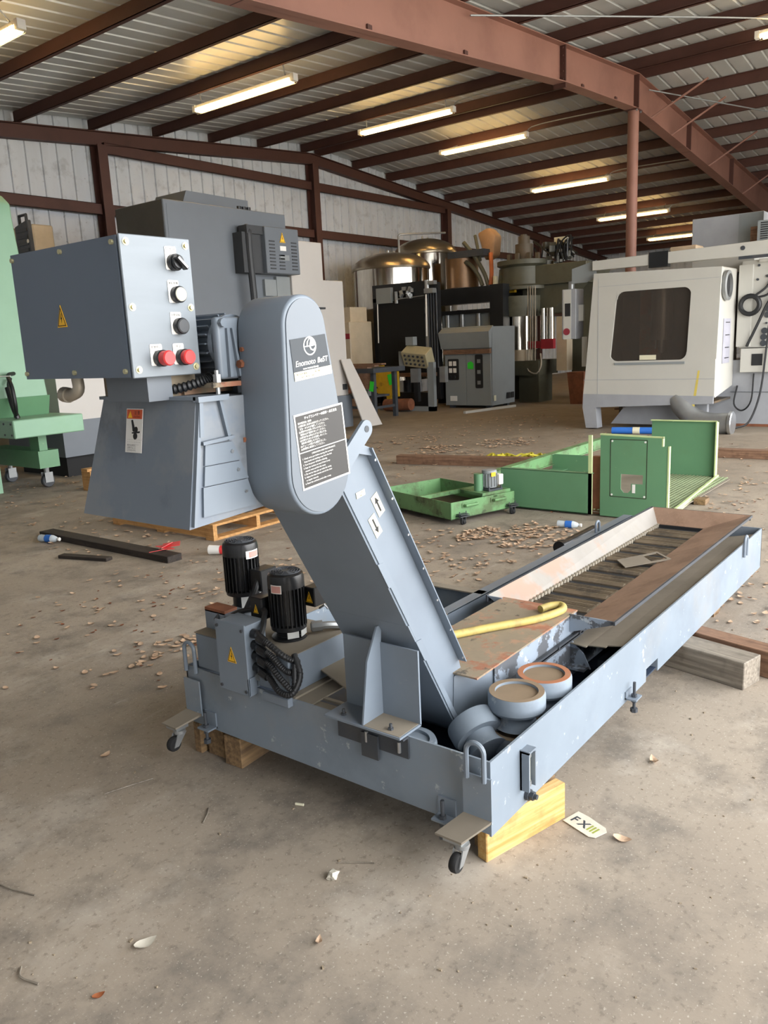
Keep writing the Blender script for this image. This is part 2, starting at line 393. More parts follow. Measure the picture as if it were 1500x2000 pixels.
# ------------------------------------------------------------------ building
XR_, YW, XE, XL, YM = 15.5, 14.0, 34.0, -4.0, 5.85
def zp(x): return 6.08-.08*abs(x-XR_)          # underside of the purlins
PUR = .2
MB().box(-30, 60, -40, YW+.3, -.2, 0).struct('floor', 'floor')
MB().box(-30, 60, -40, Y_OPEN-.6, 0, .01).struct('floor_bounce_slab', 'bounce_slab')  # unseen pale slab outside, added to bounce light up to the roof
# roof: ribbed sheets laid across the purlins
def ribs(a, b, pitch, w, h):
    o = []; t = a
    while t < b-w*2:
        o += [(t, 0), (t+pitch-w*2, 0), (t+pitch-w*1.6, h), (t+pitch-w*.4, h)]; t += pitch
    o.append((b, 0)); return o
prof = ribs(Y_OPEN-.3, YW, .305, .03, .035)
prof = prof[:-1]+[(YW+.15, 0)]; rf = MB(); n = len(prof)
for (xa, xb) in ((XL, XR_), (XR_, XE)):
    vs = [(xa, y, zp(xa)+PUR+.005+h) for y, h in prof]+[(xb, y, zp(xb)+PUR+.005+h) for y, h in prof]
    vs += [(x, y, z+.02) for x, y, z in vs]
    fs = []
    for i in range(n-1):
        fs += [(i, i+1, n+i+1, n+i), (2*n+i+1, 2*n+i, 3*n+i, 3*n+i+1)]
    rf.add(vs, fs)
rf.struct('ceiling', 'roof', smooth=False)
def ribwall(name, fixed, a, b, ztop, axis, sgn):
    pr = ribs(a, b, .305, .028, .03); k = len(pr); vs = []
    for off in (0, .02):
        for z in (0, 1):
            for t, h in pr:
                zz = 0 if z == 0 else ztop(t)+.05
                w = fixed+sgn*(h-off)
                vs.append((t, w, zz) if axis == 'y' else (w, t, zz))
    fs = []
    for i in range(k-1): fs += [(i, i+1, k+i+1, k+i), (2*k+i+1, 2*k+i, 3*k+i, 3*k+i+1)]
    return MB().add(vs, fs).struct(name, 'wall', smooth=False)
ribwall('wall_back', YW, XL, XE, lambda x: zp(x)+PUR, 'y', -1)
ribwall('wall_far', XE, Y_OPEN, YW, lambda t: zp(XE)+PUR, 'x', -1)
ribwall('wall_left', XL, Y_OPEN, YW, lambda t: zp(XL)+PUR, 'x', 1)
ribwall('wall_right', Y_OPEN-.3, OPEN_X1, XE, lambda x: zp(x)+PUR, 'y', 1)
ribwall('wall_front', Y_OPEN-.3, XL, OPEN_X0, lambda x: zp(x)+PUR, 'y', 1)
k = MB(); k.prism([(OPEN_X0, OPEN_Z), (OPEN_X1, OPEN_Z), (OPEN_X1, zp(OPEN_X1)+PUR), (OPEN_X0, zp(OPEN_X0)+PUR)], 'y', Y_OPEN-.33, Y_OPEN-.28)
k.struct('wall_lintel', 'wall')
TR = [0]
def trim(mb, m='iron', **kw):
    TR[0] += 1; return mb.struct('trim_%d' % TR[0], m, **kw)
px = [15.25-1.45*i for i in range(14)]+[15.75+1.45*i for i in range(13)]
for x in px:
    z = zp(x); b = MB()
    b.box(x-.005, x+.005, Y_OPEN-.2, YW-.05, z, z+PUR)
    s = 1 if x > XR_ else -1
    b.box(x, x+s*.06, Y_OPEN-.2, YW-.05, z, z+.008); b.box(x-s*.06, x, Y_OPEN-.2, YW-.05, z+PUR-.008, z+PUR)
    b.box(x+s*.052, x+s*.06, Y_OPEN-.2, YW-.05, z, z+.025)
    trim(b)
# end-wall rafter
for xa, xb in ((XL, XR_), (XR_, XE)):
    b = MB(); b.prism([(xa, zp(xa)-.25), (xb, zp(xb)-.25), (xb, zp(xb)), (xa, zp(xa))], 'y', YW-.12, YW-.1)
    for d in (0, -.24):
        b.prism([(xa, zp(xa)+d-.01), (xb, zp(xb)+d-.01), (xb, zp(xb)+d), (xa, zp(xa)+d)], 'y', YW-.2, YW-.04)
    trim(b)
# end-wall columns and girts
cols = [3.5, 9.55, 15.5, 21.45, 27.5]
for x in cols:
    b = MB(); zt = zp(x)-.25
    b.box(x-.005, x+.005, YW-.27, YW-.03, 0, zt); b.box(x-.1, x+.1, YW-.28, YW-.265, 0, zt); b.box(x-.1, x+.1, YW-.04, YW-.03, 0, zt)
    trim(b)
for z in (2.2, 4.11, 5.22):
    xs = [XL]+cols+[XE]
    for xa, xb in zip(xs[:-1], xs[1:]):
        if z > 5 and (xa < 9 or xb > 22): continue
        b = MB(); b.box(xa+.1, xb-.1, YW-.2, YW-.19, z, z+.2); b.box(xa+.1, xb-.1, YW-.2, YW-.04, z+.19, z+.2); b.box(xa+.1, xb-.1, YW-.2, YW-.14, z, z+.008)
        trim(b)
b = MB()                                           # eave trim where sheet meets rafter
b.prism([(XL, zp(XL)), (XR_, zp(XR_)), (XE, zp(XE)), (XE, zp(XE)+.04), (XR_, zp(XR_)+.04), (XL, zp(XL)+.04)], 'y', YW-.06, YW-.05); trim(b)
# main rafter frame over the pipe column
def zb(x): 
    P = [(-4, .85), (5.66, .70), (12.4, .54), (15.5, .6), (22, .66), (34, .85)]
    for (xa, da), (xb, db) in zip(P[:-1], P[1:]):
        if xa <= x <= xb: return zp(x)-(da+(db-da)*(x-xa)/(xb-xa))
xs = [-3.95, 1, 5.66, 9, 12.4, 15.5, 18.5, 22, 28, 33.95]
for xa, xb in zip(xs[:-1], xs[1:]):
    b = MB()
    b.prism([(xa, zb(xa)), (xb, zb(xb)), (xb, zp(xb)), (xa, zp(xa))], 'y', YM-.005, YM+.005)
    b.prism([(xa, zp(xa)-.014), (xb, zp(xb)-.014), (xb, zp(xb)-.001), (xa, zp(xa)-.001)], 'y', YM-.11, YM+.11)
    b.prism([(xa, zb(xa)), (xb, zb(xb)), (xb, zb(xb)+.014), (xa, zb(xa)+.014)], 'y', YM-.11, YM+.11)
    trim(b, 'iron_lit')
for x in (5.66, 12.4, 15.5, 18.6, 22):              # splice and stiffener plates with their bolts
    b = MB(); b.box(x-.015, x+.015, YM-.1, YM+.1, zb(x)-(.07 if x == 12.4 else 0), zp(x)-.01)
    if x == 12.4:
        for q in range(5):
            for s in (-.06, .06): b.cyl((x-.04, YM+s, zb(x)+.05+q*.11), (x+.04, YM+s, zb(x)+.05+q*.11), .013, n=6)
    trim(b)
for x in (7.6, 9.6, 13.2, 14.6):                    # clips on the lower web
    b = MB(); b.box(x-.04, x+.04, YM-.03, YM-.01, zb(x)+.03, zb(x)+.1); trim(b)
for x in (16.4, 17.6, 20.2, 23.2, 26):              # flange braces up to the purlins
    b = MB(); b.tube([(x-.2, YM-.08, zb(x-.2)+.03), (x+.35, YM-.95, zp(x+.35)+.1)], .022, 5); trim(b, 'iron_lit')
for pth in ([(9.6, YM-.1, zp(9.6)-.12), (13.2, 3.6, zp(13.2)-.05), (15.2, 2.2, zp(15.2)-.1)], [(16, YM-.1, zp(16)-.14), (20, 3.5, zp(20)-.1)]):
    trim(MB().tube(bez(pth, 12), .012, 6), 'gal')
# pipe column
pc = MB().cyl((15.5, YM, .02), (15.5, YM, zb(15.5)-.02), .1, n=24)
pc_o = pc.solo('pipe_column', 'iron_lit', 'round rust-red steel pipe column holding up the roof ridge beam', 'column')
MB().box(15.3, 15.7, YM-.2, YM+.2, 0, .02).build('base_plate', 'iron', pc_o); MB().box(15.36, 15.64, YM-.12, YM+.12, zb(15.5)-.02, zb(15.5)-.001).build('cap_plate', 'iron', pc_o)
for q in range(2): bolt(MB(), (15.4+.2*q, YM-.1, zb(15.5)-.02), (0, 0, -1), .015, .03).build('cap_bolt', 'gal', pc_o)

# ------------------------------------------------------------------ ceiling lamps
LP = [(5.28, 8.85, 11.0, 'fluorescent strip lamp at the top left edge, nearest to the left'),
      (9.5, 8.75, 10.95, 'long lit fluorescent strip lamp above the control box, largest of the row'),
      (13.8, 8.7, 10.92, 'lit fluorescent strip lamp second along the row from the largest'),
      (16.75, 8.7, 10.88, 'lit fluorescent strip lamp above the two steel tanks'),
      (21.15, 8.63, 10.8, 'lit fluorescent strip lamp left of the pipe column'),
      (25.7, 8.56, 10.78, 'lit fluorescent strip lamp crossed by the pipe column'),
      (29.9, 8.5, 10.65, 'farthest small lit lamp right of the pipe column'),
      (14.0, 1.2, 3.38, 'lit lamp at the right edge under the near roof bay')]
for x, ya, yb, lab in LP:
    z = 5.85-.08*abs(x-XR_)
    t = thing('strip_light', lab, 'lamp', (x, (ya+yb)/2, z), 0, 'fluorescent strip lamps under the roof')
    b = MB(); b.prism([(-.05, .0), (.05, .0), (.035, .05), (-.035, .05)], 'y', ya, yb)
    b.v = [(vx+x, vy, vz+z+.03) for vx, vy, vz in b.v]
    b.build('lamp_housing', 'white', t)
    for s in (-.045, .045):
        MB().cyl((x+s, ya+.05, z), (x+s, yb-.05, z), .03, n=10).build('lamp_tube', 'tube', t)
    w = MB()
    for q in range(int((yb-ya)/.1)+1):
        y = ya+q*.1
        w.tube([(x-.08, y, z+.03), (x-.07, y, z-.03), (x, y, z-.05), (x+.07, y, z-.03), (x+.08, y, z+.03)], .0028, 4)
    for s in (-.07, 0, .07): w.tube([(x+s, ya, z-.03-(.02 if s == 0 else 0)), (x+s, yb, z-.03-(.02 if s == 0 else 0))], .0028, 4)
    w.build('wire_guard', 'gal', t)
    xp = min(px, key=lambda q: abs(q-x)); h = MB()
    for y in (ya+.15, yb-.15): h.tube([(x, y, z+.08), (xp, y, zp(xp)+.03)], .012, 5)
    h.build('hanger', 'gal', t)
    if 13 < x < 26 and ya > 8: MB().tube(bez([(x, ya, z+.06), (x+.05, ya-.35, zp(x)-.04), (x+.1, YM+.12, zp(x)-.06)], 8), .012, 5).build('feed_cable', 'gal', t)
    e = MB()
    e.box(x-.05, x+.05, yb-.02, yb+.05, z-.02, z+.08); e.box(x-.05, x+.05, ya-.05, ya+.02, z-.02, z+.08); e.pieces('end_cap', 'white', t)
# ------------------------------------------------------------------ coolant tank
T = thing('coolant_tank', 'low blue-grey coolant tank on wood blocks, carrying pumps and the chip conveyor', 'coolant tank', (2.9, 1.6, .13))
XF, XB, YR, YL, YN, XW, ZB, ZT = 1.735, 4.85, 1.025, 2.33, 1.80, 3.05, .13, .355
t_ = .007
sh = MB()
sh.box(XF, XF+t_, YR+t_, YL, ZB, ZT)
sh.build('front_wall', 'blue_tank', T)
MB().prism([(XF, ZB-.005), (2.965, ZB-.005), (2.965, .178), (3.10, .178), (3.10, ZB-.008), (XB, ZB-.008), (XB, ZT), (XF, ZT)], 'y', YR, YR+t_).build('side_wall', 'blue_tank', T)
b = MB(); b.box(2.965, 3.10, YR+t_, YR+.2, .172, .178); b.box(2.958, 2.965, YR+t_, YR+.2, ZB, .178); b.box(3.1, 3.107, YR+t_, YR+.2, ZB, .178)
b.build('fork_pocket', 'blue', T)
b = MB(); b.box(XF, XW, YL-t_, YL, ZB, ZT); b.box(XW-t_, XW, YN, YL, ZB, ZT); b.build('rear_wall', 'blue_tank', T)
b = MB(); b.box(2.1, XB, YN-t_, YN, ZB, ZT); b.box(2.1, XB, YN-t_, YN+.045, ZT-.004, ZT+.002); b.box(2.1, XB, YN+.038, YN+.045, ZT-.04, ZT)
b.build('partition_rail', 'blue', T)
b = MB(); b.box(XW-.05, XW, YN, YL, ZT-.004, ZT+.002); b.build('rim_flange', 'dusty', T)
MB().box(XB-t_, XB, YR, YN, ZB, ZT).build('end_wall', 'blue_tank', T)
b = MB(); b.box(XF+t_, XW-t_, YR+t_, YL-t_, ZB, ZB+.006); b.box(XW-t_, XB-t_, YR+t_, YN-t_, ZB+.0005, ZB+.006); b.build('tank_floor', 'navy', T)
# dusty inner tray under the hopper, along the side wall
b = MB(); tp = [(1.04, .335), (1.12, .315), (1.2, .30), (1.30, .298)]
for (ya, za), (yb, zb_) in zip(tp[:-1], tp[1:]):
    b.hexa([(2.78, ya, za-.004), (4.78, ya, za-.004), (4.78, yb, zb_-.004), (2.8, yb, zb_-.004)], [(2.78, ya, za), (4.78, ya, za), (4.78, yb, zb_), (2.8, yb, zb_)])
b.build('drip_tray', 'pan', T)
# cover plates at the pump side
b = MB(); b.box(XF+t_, 2.6, 1.70, 1.795, .348, .353); b.box(1.95, 2.7, 1.79, 1.95, .352, .357); b.build('deck_plate', 'dusty', T)
MB().hexa([(1.86, 1.63, .366), (2.2, 1.63, .366), (2.22, 1.80, .392), (1.90, 1.80, .392)], [(1.86, 1.63, .371), (2.2, 1.63, .371), (2.22, 1.80, .397), (1.90, 1.80, .397)]).build('loose_lid', 'dusty', T)
b = MB(); b.box(XF+t_, 1.79, 1.62, 1.79, .338, .344); b.box(1.80, 1.815, 1.62, 1.78, .345, .352); b.build('walkway_plate', 'dusty', T)
# raised pump box
pb = MB(); pb.box(1.745, 2.06, 1.795, 2.27, .358, .492); pb.build('pump_box', 'blue', T, bevel=.004)
MB().box(1.743, 2.063, 1.793, 2.273, .492, .494).build('box_top', 'dusty', T)
b = MB(); b.box(1.74, 1.96, 1.77, 1.80, .349, .36); b.build('box_flange', 'dusty', T)
b = MB(); b.box(1.80, 1.88, 2.10, 2.27, .355, .565); b.build('channel_bracket', 'blue', T)
MB().box(1.755, 1.80, 2.17, 2.26, .355, .40).build('strap', 'rusty_cover', T)
# junction box with four hose glands
J = MB(); J.box(1.705, 1.80, 1.952, 2.088, .39, .585)
jb = J.build('junction_box', 'blue', T, bevel=.002)
b = MB(); b.box(1.697, 1.704, 1.945, 2.095, .335, .592); b.build('box_cover', 'blue', jb, bevel=.002)
b = MB(); b.box(1.697, 1.735, 1.945, 1.95, .335, .40); b.box(1.74, 1.79, 1.945, 1.95, .36, .40); b.build('box_bracket', 'blue', jb)
b = MB()
for yy in (1.958, 2.082):
    for zz in (.352, .572): bolt(b, (1.697, yy, zz), (-1, 0, 0), .006, .005)
b.pieces('cover_screw', 'grey_dark', jb)
hazard(FX(1.6965, 2.02, .447), .045, jb)
MB().box(1.712, 1.735, 1.775, 1.90, .33, .362).build('terminal_bar', 'blue', T, bevel=.003)
ends = [((1.72, 1.90, .552), [(1.72, 1.86, .54), (1.735, 1.80, .50), (1.78, 1.79, .47), (1.80, 1.82, .46)]),
        ((1.72, 1.90, .512), [(1.725, 1.86, .50), (1.73, 1.80, .455), (1.77, 1.79, .43)]),
        ((1.72, 1.90, .472), [(1.72, 1.86, .465), (1.71, 1.80, .43), (1.72, 1.755, .40), (1.76, 1.78, .47)]),
        ((1.72, 1.90, .430), [(1.715, 1.86, .42), (1.70, 1.80, .39), (1.71, 1.752, .39), (1.75, 1.75, .44), (1.77, 1.79, .50)])]
for (p, pth) in ends:
    g = MB(); x, y, z = p
    g.cyl((x+.02, 1.95, z), (x+.02, 1.925, z), .017, n=12); g.cyl((x+.02, 1.928, z), (x+.005, 1.90, z-.006), .015, n=12); g.cyl((x+.005, 1.905, z-.004), (x, 1.872, z-.012), .018, .015, n=10)
    gl = g.build('hose_gland', 'black', jb)
    pa = bez([(x+.004, 1.90, z-.006)]+pth, 60)
    MB().tube(pa, lambda i: .0112 if i % 2 else .0095, 10).build('corrugated_hose', 'cable', jb)
MB().cyl((1.745, 1.95, .395), (1.745, 1.94, .395), .016, n=14).build('blank_plug', 'gal', jb)
# two vertical coolant pumps
def pump(x, y, zt, r, name, tb, lab):
    z0 = .494
    p = MB()
    p.lathe([(r*.98, zt-.052), (r*.98, zt-.022), (r*.93, zt-.006), (r*.8, zt)], (x, y, 0), n=32)
    P = p.build('pump', 'black', T, label=lab)
    f = MB(); f.cyl((x, y, zt-.20), (x, y, zt-.05), r*.8, n=24)
    for q in range(26):
        a = 2*math.pi*q/26
        f.obox((x+math.cos(a)*r*.86, y+math.sin(a)*r*.86, zt-.122), (r*.24, .004, .145), (0, 0, a))
    f.build('cooling_fins', 'black', P)
    g = MB()
    for q in range(5): g.lathe([(r*(.18+.14*q), zt+.001), (r*(.18+.14*q)+.003, zt+.004), (r*(.18+.14*q)+.006, zt+.001)], (x, y, 0), n=28)
    for q in range(6):
        a = math.pi*q/6; g.obox((x, y, zt+.002), (r*1.5, .003, .003), (0, 0, a))
    g.cyl((x, y, zt), (x, y, zt+.004), r*.2, n=16)
    g.build('fan_grille', 'grey_dark', P)
    s = MB(); s.lathe([(r*.95, zt-.205), (r*.95, zt-.19), (r*.8, zt-.185)], (x, y, 0)); s.lathe([(r*.95, z0), (r*.95, z0+.008), (r*.7, z0+.012), (r*.62, z0+.05), (r*.62, zt-.2)], (x, y, 0))
    for q in range(5): s.lathe([(r*.66, z0+.016+q*.007), (r*.72, z0+.018+q*.007), (r*.66, z0+.02+q*.007)], (x, y, 0))
    s.build('pump_head', 'black', P)
    k = MB()
    for a in (-122, -72): 
        aa = R(a); k.obox((x+math.cos(aa)*r*.86, y+math.sin(aa)*r*.86, (z0+.012+zt-.205)/2), (.003, r*.62, zt-.205-z0-.012), (0, 0, aa))
    k.pieces('guard_plate', 'guard', P, label='shiny steel guard plate')
    # terminal box and its label
    tx, ty, tz = tb
    MB().obox((tx, ty, tz), (.085, .062, .082)).build('terminal_box', 'black', P, bevel=.004)
    hazard(FY(tx+.006, ty-.0315, tz-.018), .03, P, .0006); 
    if name == 1:
        hazard(FX(tx-.043, ty, tz-.016), .026, P, .0006)
    return P
p1 = pump(1.965, 2.235, .795, .069, 0, (1.985, 2.14, .655), 'taller black pump motor at the far corner')
a_ = R(-75)
k = MB(); cx, cy, r = 1.965, 2.235, .069
def band(cx, cy, r, z0, z1, a0, a1, n=8):
    m_ = MB(); vs = []
    for q in range(n+1):
        a = R(a0+(a1-a0)*q/n)
        for z in (z0, z1):
            for rr in (r, r+.0008): vs.append((cx+rr*math.cos(a), cy+rr*math.sin(a), z))
    fs = []
    for q in range(n):
        i = 4*q; fs += [(i+1, i+5, i+7, i+3), (i, i+2, i+6, i+4), (i+2, i+3, i+7, i+6), (i, i+4, i+5, i+1)]
    return m_.add(vs, fs)
band(1.965, 2.235, .0677, .735, .765, -115, -65).build('motor_label', 'white', p1, label='white and red caution label')
band(1.965, 2.235, .0685, .739, .761, -104, -68).build('label_print', 'pink_ink', p1)
p2 = pump(1.893, 1.93, .735, .066, 1, (1.872, 2.025, .60), 'nearer black pump motor beside the incline')
band(1.893, 1.93, .0648, .672, .702, -188, -150).build('motor_label', 'white', p2, label='white label with red print')
band(1.893, 1.93, .0655, .675, .699, -185, -153).build('label_print', 'pink_ink', p2)
MB().obox((1.965, 1.862, .64), (.06, .05, .07)).build('terminal_box', 'black', p2, bevel=.003); hazard(FX(1.934, 1.862, .62), .032, p2)
for pa, rr in ((bez([(1.955, 2.14, .66), (1.93, 2.13, .63), (1.905, 2.14, .58), (1.885, 2.16, .54), (1.84, 2.2, .53)], 30), .012),
               (bez([(1.80, 2.16, .545), (1.84, 2.12, .57), (1.85, 2.04, .59), (1.83, 1.98, .60), (1.80, 1.955, .585), (1.77, 1.93, .57), (1.738, 1.91, .553)], 40), .010),):
    MB().tube(pa, rr, 10).build('power_cable', 'cable', T)
MB().cyl((1.86, 2.19, .53), (1.80, 2.21, .55), .02, n=12).build('cable_gland', 'grey_dark', T)
MB().box(1.80, 1.86, 2.16, 2.27, .56, .575).build('cable_clamp', 'brown_rust', T)
b = MB(); b.tube(bez([(1.95, 1.88, .52), (2.0, 1.84, .52), (2.08, 1.80, .50)], 10), .014, 8); b.cyl((1.955, 1.88, .52), (1.985, 1.855, .52), .02, n=8); b.build('outlet_pipe', 'gal', T)
MB().tube(bez([(2.05, 1.82, .505), (2.15, 1.78, .49), (2.3, 1.76, .45)], 10), .013, 8).build('outlet_hose', 'hose', T)
MB().tube([(1.95, 1.83, .60), (1.945, 1.80, .62), (1.95, 1.79, .605)], .004, 6).build('wire_hook', 'steel', T)
# lifting lugs
def lug(fr, w, h, name='lifting_lug'):
    o, u, v = (Vector(q) for q in fr); pts = [o-u*w/2, o-u*w/2+v*(h-w/2)]+[o+v*(h-w/2)+u*(-w/2*math.cos(R(a)))+v*(w/2*math.sin(R(a))) for a in range(20, 180, 20)]+[o+u*w/2+v*(h-w/2), o+u*w/2]
    MB().tube(pts, .0075, 8).build(name, 'blue', T)
lug(((XF-.009, 2.29, .34), (0, 1, 0), (0, 0, 1)), .055, .115)
lug(((XF-.026, 1.058, .305), (0, 1, 0), (0, 0, 1)), .056, .112)
lug(((4.45, YR-.009, .285), (1, 0, 0), (0, 0, 1)), .05, .112)
lug(((4.35, YN+.012, .33), (1, 0, 0), (0, 0, 1)), .05, .09)
b = MB(); b.cyl((4.06, 1.9, .325), (4.5, 1.9, .325), .03, n=14); b.cyl((4.02, 1.9, .325), (4.07, 1.9, .325), .038, n=14); b.build('hidden_pump_motor', 'black', T)
# caster brackets
def caster(y0, y1, lab):
    b = MB(); xk = XF-.02
    prof = [(xk, .315), (xk+.006, .315), (xk+.006, .178), (xk, .178)]
    b.prism(prof, 'y', y0, y1)
    br = b.build('caster_bracket', 'blue_tank', T)
    b = MB(); b.hexa([(xk-.088, y0+.045, .150), (xk+.006, y0, .180), (xk+.006, y1, .180), (xk-.088, y1+.04, .150)], [(xk-.088, y0+.045, .156), (xk, y0, .188), (xk, y1, .188), (xk-.088, y1+.04, .156)])
    b.build('foot_plate', 'dusty', br)
    b = MB(); yc = (y0+y1)/2+.012
    b.box(xk-.085, xk-.03, yc-.01, yc+.05, .140, .152); b.cyl((xk-.065, yc, .128), (xk-.065, yc, .14), .022, n=14)
    for s in (-.014, .014): b.hexa([(xk-.105, yc+s-.002, .085), (xk-.085, yc+s-.002, .085), (xk-.085, yc+s+.002, .085), (xk-.105, yc+s+.002, .085)], [(xk-.085, yc+s-.002, .13), (xk-.045, yc+s-.002, .13), (xk-.045, yc+s+.002, .13), (xk-.085, yc+s+.002, .13)])
    b.build('caster_fork', 'gal', br)
    b = MB(); b.lathe([(.006, -.011), (.025, -.011), (.028, -.006), (.028, .006), (.025, .011), (.006, .011)], (xk-.095, yc, .095), (0, 1, 0)); b.build('caster_wheel', 'black_flat', br)
caster(1.012, 1.104, ''); caster(2.24, 2.325, '')
# levelling jacks, sight gauge, drain plug
def jack(x, y, ax):
    a = MB(); b = MB()
    if ax == 'x': a.box(x-.045, x, y-.03, y+.03, .14, .146); a.box(x-.006, x, y-.03, y+.03, .14, .2); c = (x-.028, y)
    else: a.box(x-.03, x+.03, y-.045, y, .14, .146); a.box(x-.03, x+.03, y-.006, y, .14, .17); c = (x, y-.026)
    b.cyl((c[0], c[1], .085), (c[0], c[1], .205), .006, n=8); b.cyl((c[0], c[1], .147), (c[0], c[1], .157), .011, n=6); b.cyl((c[0], c[1], .125), (c[0], c[1], .138), .011, n=6); b.cyl((c[0], c[1], .085), (c[0], c[1], .1), .014, n=6)
    b.build('levelling_bolt', 'grey_dark', T)
    a.build('levelling_foot', 'blue', T)
jack(XF, 1.17, 'x'); jack(XF, 2.21, 'x'); jack(2.765, YR, 'y')
b = MB()
b.box(1.905, 1.911, YR-.03, YR, .185, .315); b.box(1.945, 1.951, YR-.03, YR, .19, .30); b.box(1.905, 1.951, YR-.006, YR, .185, .31); b.box(1.905, 1.951, YR-.03, YR, .306, .312)
sg = b.build('gauge_guard', 'blue', T)
b = MB(); b.cyl((1.928, YR-.014, .205), (1.928, YR-.014, .292), .007, n=10); b.build('sight_tube', 'cream', sg)
b = MB(); b.cyl((1.928, YR-.014, .195), (1.928, YR-.014, .21), .011, n=8); b.cyl((1.928, YR-.014, .288), (1.928, YR-.014, .30), .011, n=8); b.build('tube_fitting', 'gal', sg)
b = MB(); b.cyl((1.945, YR, .152), (1.945, YR-.012, .152), .018, n=16); b.cyl((1.945, YR-.012, .152), (1.945, YR-.026, .152), .014, n=6); b.cyl((1.945, YR-.026, .152), (1.945, YR-.036, .152), .008, n=10); b.build('drain_plug', 'grey_dark', T)
# black support angle on the front wall
b = MB(); b.box(XF-.008, XF-.002, 1.30, 1.575, .285, .352); b.box(XF-.03, XF-.002, 1.30, 1.61, .352, .357); b.box(XF-.016, XF-.008, 1.41, 1.475, .25, .33)
sa = b.build('support_angle', 'grey_dark', T)
b = MB()
for y in (1.33, 1.455): b.cyl((XF-.012, y, .30), (XF-.012, y, .335), .006, n=8)
b.pieces('clamp_bolt', 'steel', sa)

# ------------------------------------------------------------------ chip conveyor
Cv = thing('chip_conveyor', 'blue-grey inclined chip conveyor standing in the low tank, with control box on top', 'chip conveyor', (2.3, 1.47, .14))
t60 = .577
def xlo(z): return 1.87-(z-.54)*t60      # underside of the incline
def xup(z): return 1.905-(z-.82)*t60     # upper edge of the incline
yi0, yi1 = 1.365, 1.605                  # side plates
yo0, yo1 = 1.33, 1.635                   # flange lips
def arc(cx, cz, r, a0, a1, n=8): return [(cx+r*math.cos(R(a0+(a1-a0)*q/n)), cz+r*math.sin(R(a0+(a1-a0)*q/n))) for q in range(n+1)]
# casing body: incline + curved foot + flat run
foot = [(xlo(.40), .40), (2.01, .295), (2.05, .235), (2.11, .19), (2.19, .165)]
side = [(xlo(1.26), 1.26)]+foot+[(2.3, .16), (2.3, .41), (2.13, .41), (xup(.46), .46), (xup(1.22), 1.22)]
MB().prism(side, 'y', yi0, yi1).build('incline_casing', 'blue', Cv)
# lower lip following the underside and the foot
lipc = [(xlo(1.25), 1.25)]+foot+[(2.25, .162)]
def offs(pts, d):
    o = []
    for i in range(len(pts)):
        a = Vector(pts[max(i-1, 0)]); b_ = Vector(pts[min(i+1, len(pts)-1)]); t = (b_-a).normalized(); n_ = Vector((-t.y, t.x)); o.append((pts[i][0]+n_.x*d, pts[i][1]+n_.y*d))
    return o
def strip(pts, d0, d1, y0, y1, name, m):
    A = offs(pts, d0); B = offs(pts, d1); b = MB()
    for q in range(len(pts)-1): b.hexa([(A[q][0], y0, A[q][1]), (A[q+1][0], y0, A[q+1][1]), (A[q+1][0], y1, A[q+1][1]), (A[q][0], y1, A[q][1])], [(B[q][0], y0, B[q][1]), (B[q+1][0], y0, B[q+1][1]), (B[q+1][0], y1, B[q+1][1]), (B[q][0], y1, B[q][1])])
    return b.build(name, m, Cv)
strip(lipc, -.004, .004, yo0, yo1, 'underside_plate', 'blue')
strip(lipc, .003, .022, yo0-.004, yo0, 'lower_lip', 'blue')
upc = [(xup(1.225), 1.225), (xup(.45), .45)]
strip(upc, -.004, .0, yo0+.004, yo1, 'upper_flange', 'blue')
b = MB()
for q in range(7):
    z = .47+q*.12; bolt(b, (xup(z)-.012, yo0+.006, z), (0, -1, 0), .004, .003)
b.pieces('flange_bolt', 'steel', Cv)
b = MB(); b.prism([(xlo(z)+dx, z) for z, dx in ((.90, -.006), (.90, .02), (.82, .02), (.82, -.006))], 'y', yo0-.005, yo0-.002)
b.prism([(xlo(z)+dx, z) for z, dx in ((.62, -.006), (.62, .024), (.545, .024), (.545, -.006))], 'y', yo0-.008, yo0-.002); b.pieces('joint_plate', 'blue', Cv)
# side transition to the wider flat run
b = MB(); b.hexa([(2.06, yi0, .20), (2.20, 1.28, .17), (2.3, 1.28, .16), (2.3, yi0, .16)], [(2.075, yi0, .409), (2.19, 1.285, .409), (2.3, 1.275, .409), (2.3, yi0, .409)])
b.build('flared_side', 'blue', Cv, bevel=.01, seg=3)
b = MB(); b.lathe([(.0001, -.03), (.045, -.03), (.045, 0), (.0001, 0)], (2.14, 1.33, .235), (0, 1, 0)); b.build('foot_bulge', 'blue', Cv, bevel=.006, seg=2)
b = MB(); b.box(2.2, 2.86, 1.275, 1.28, .16, .41); b.box(2.86, 4.8, 1.275, 1.28, .16, .33); b.build('run_side', 'blue_peel', Cv)
b = MB(); b.box(2.2, 2.86, 1.60, 1.605, .16, .41); b.box(2.86, 4.80, 1.60, 1.605, .16, .33); b.box(2.2, 4.8, 1.275, 1.605, .15, .16); b.box(4.795, 4.80, 1.275, 1.605, .16, .33); b.build('run_casing', 'blue', Cv)
b = MB(); b.box(2.2, 2.87, 1.25, 1.275, .325, .33); b.box(2.2, 2.87, 1.25, 1.254, .318, .338)
for q in range(4): bolt(b, (2.26+q*.19, 1.25, .334), (0, -1, 0), .006, .005)
b.build('side_rail', 'grey_dark', Cv)
b = MB(); b.prism([(1.275, .2), (1.19, .2), (1.22, .26), (1.275, .31)], 'x', 2.80, 2.806); b.box(2.76, 2.81, 1.20, 1.275, .2, .21); b.build('side_gusset', 'blue_peel', Cv)
b = MB(); b.box(2.08, 2.86, 1.272, 1.608, .41, .416); b.build('cover_plate', 'rusty_cover', Cv)
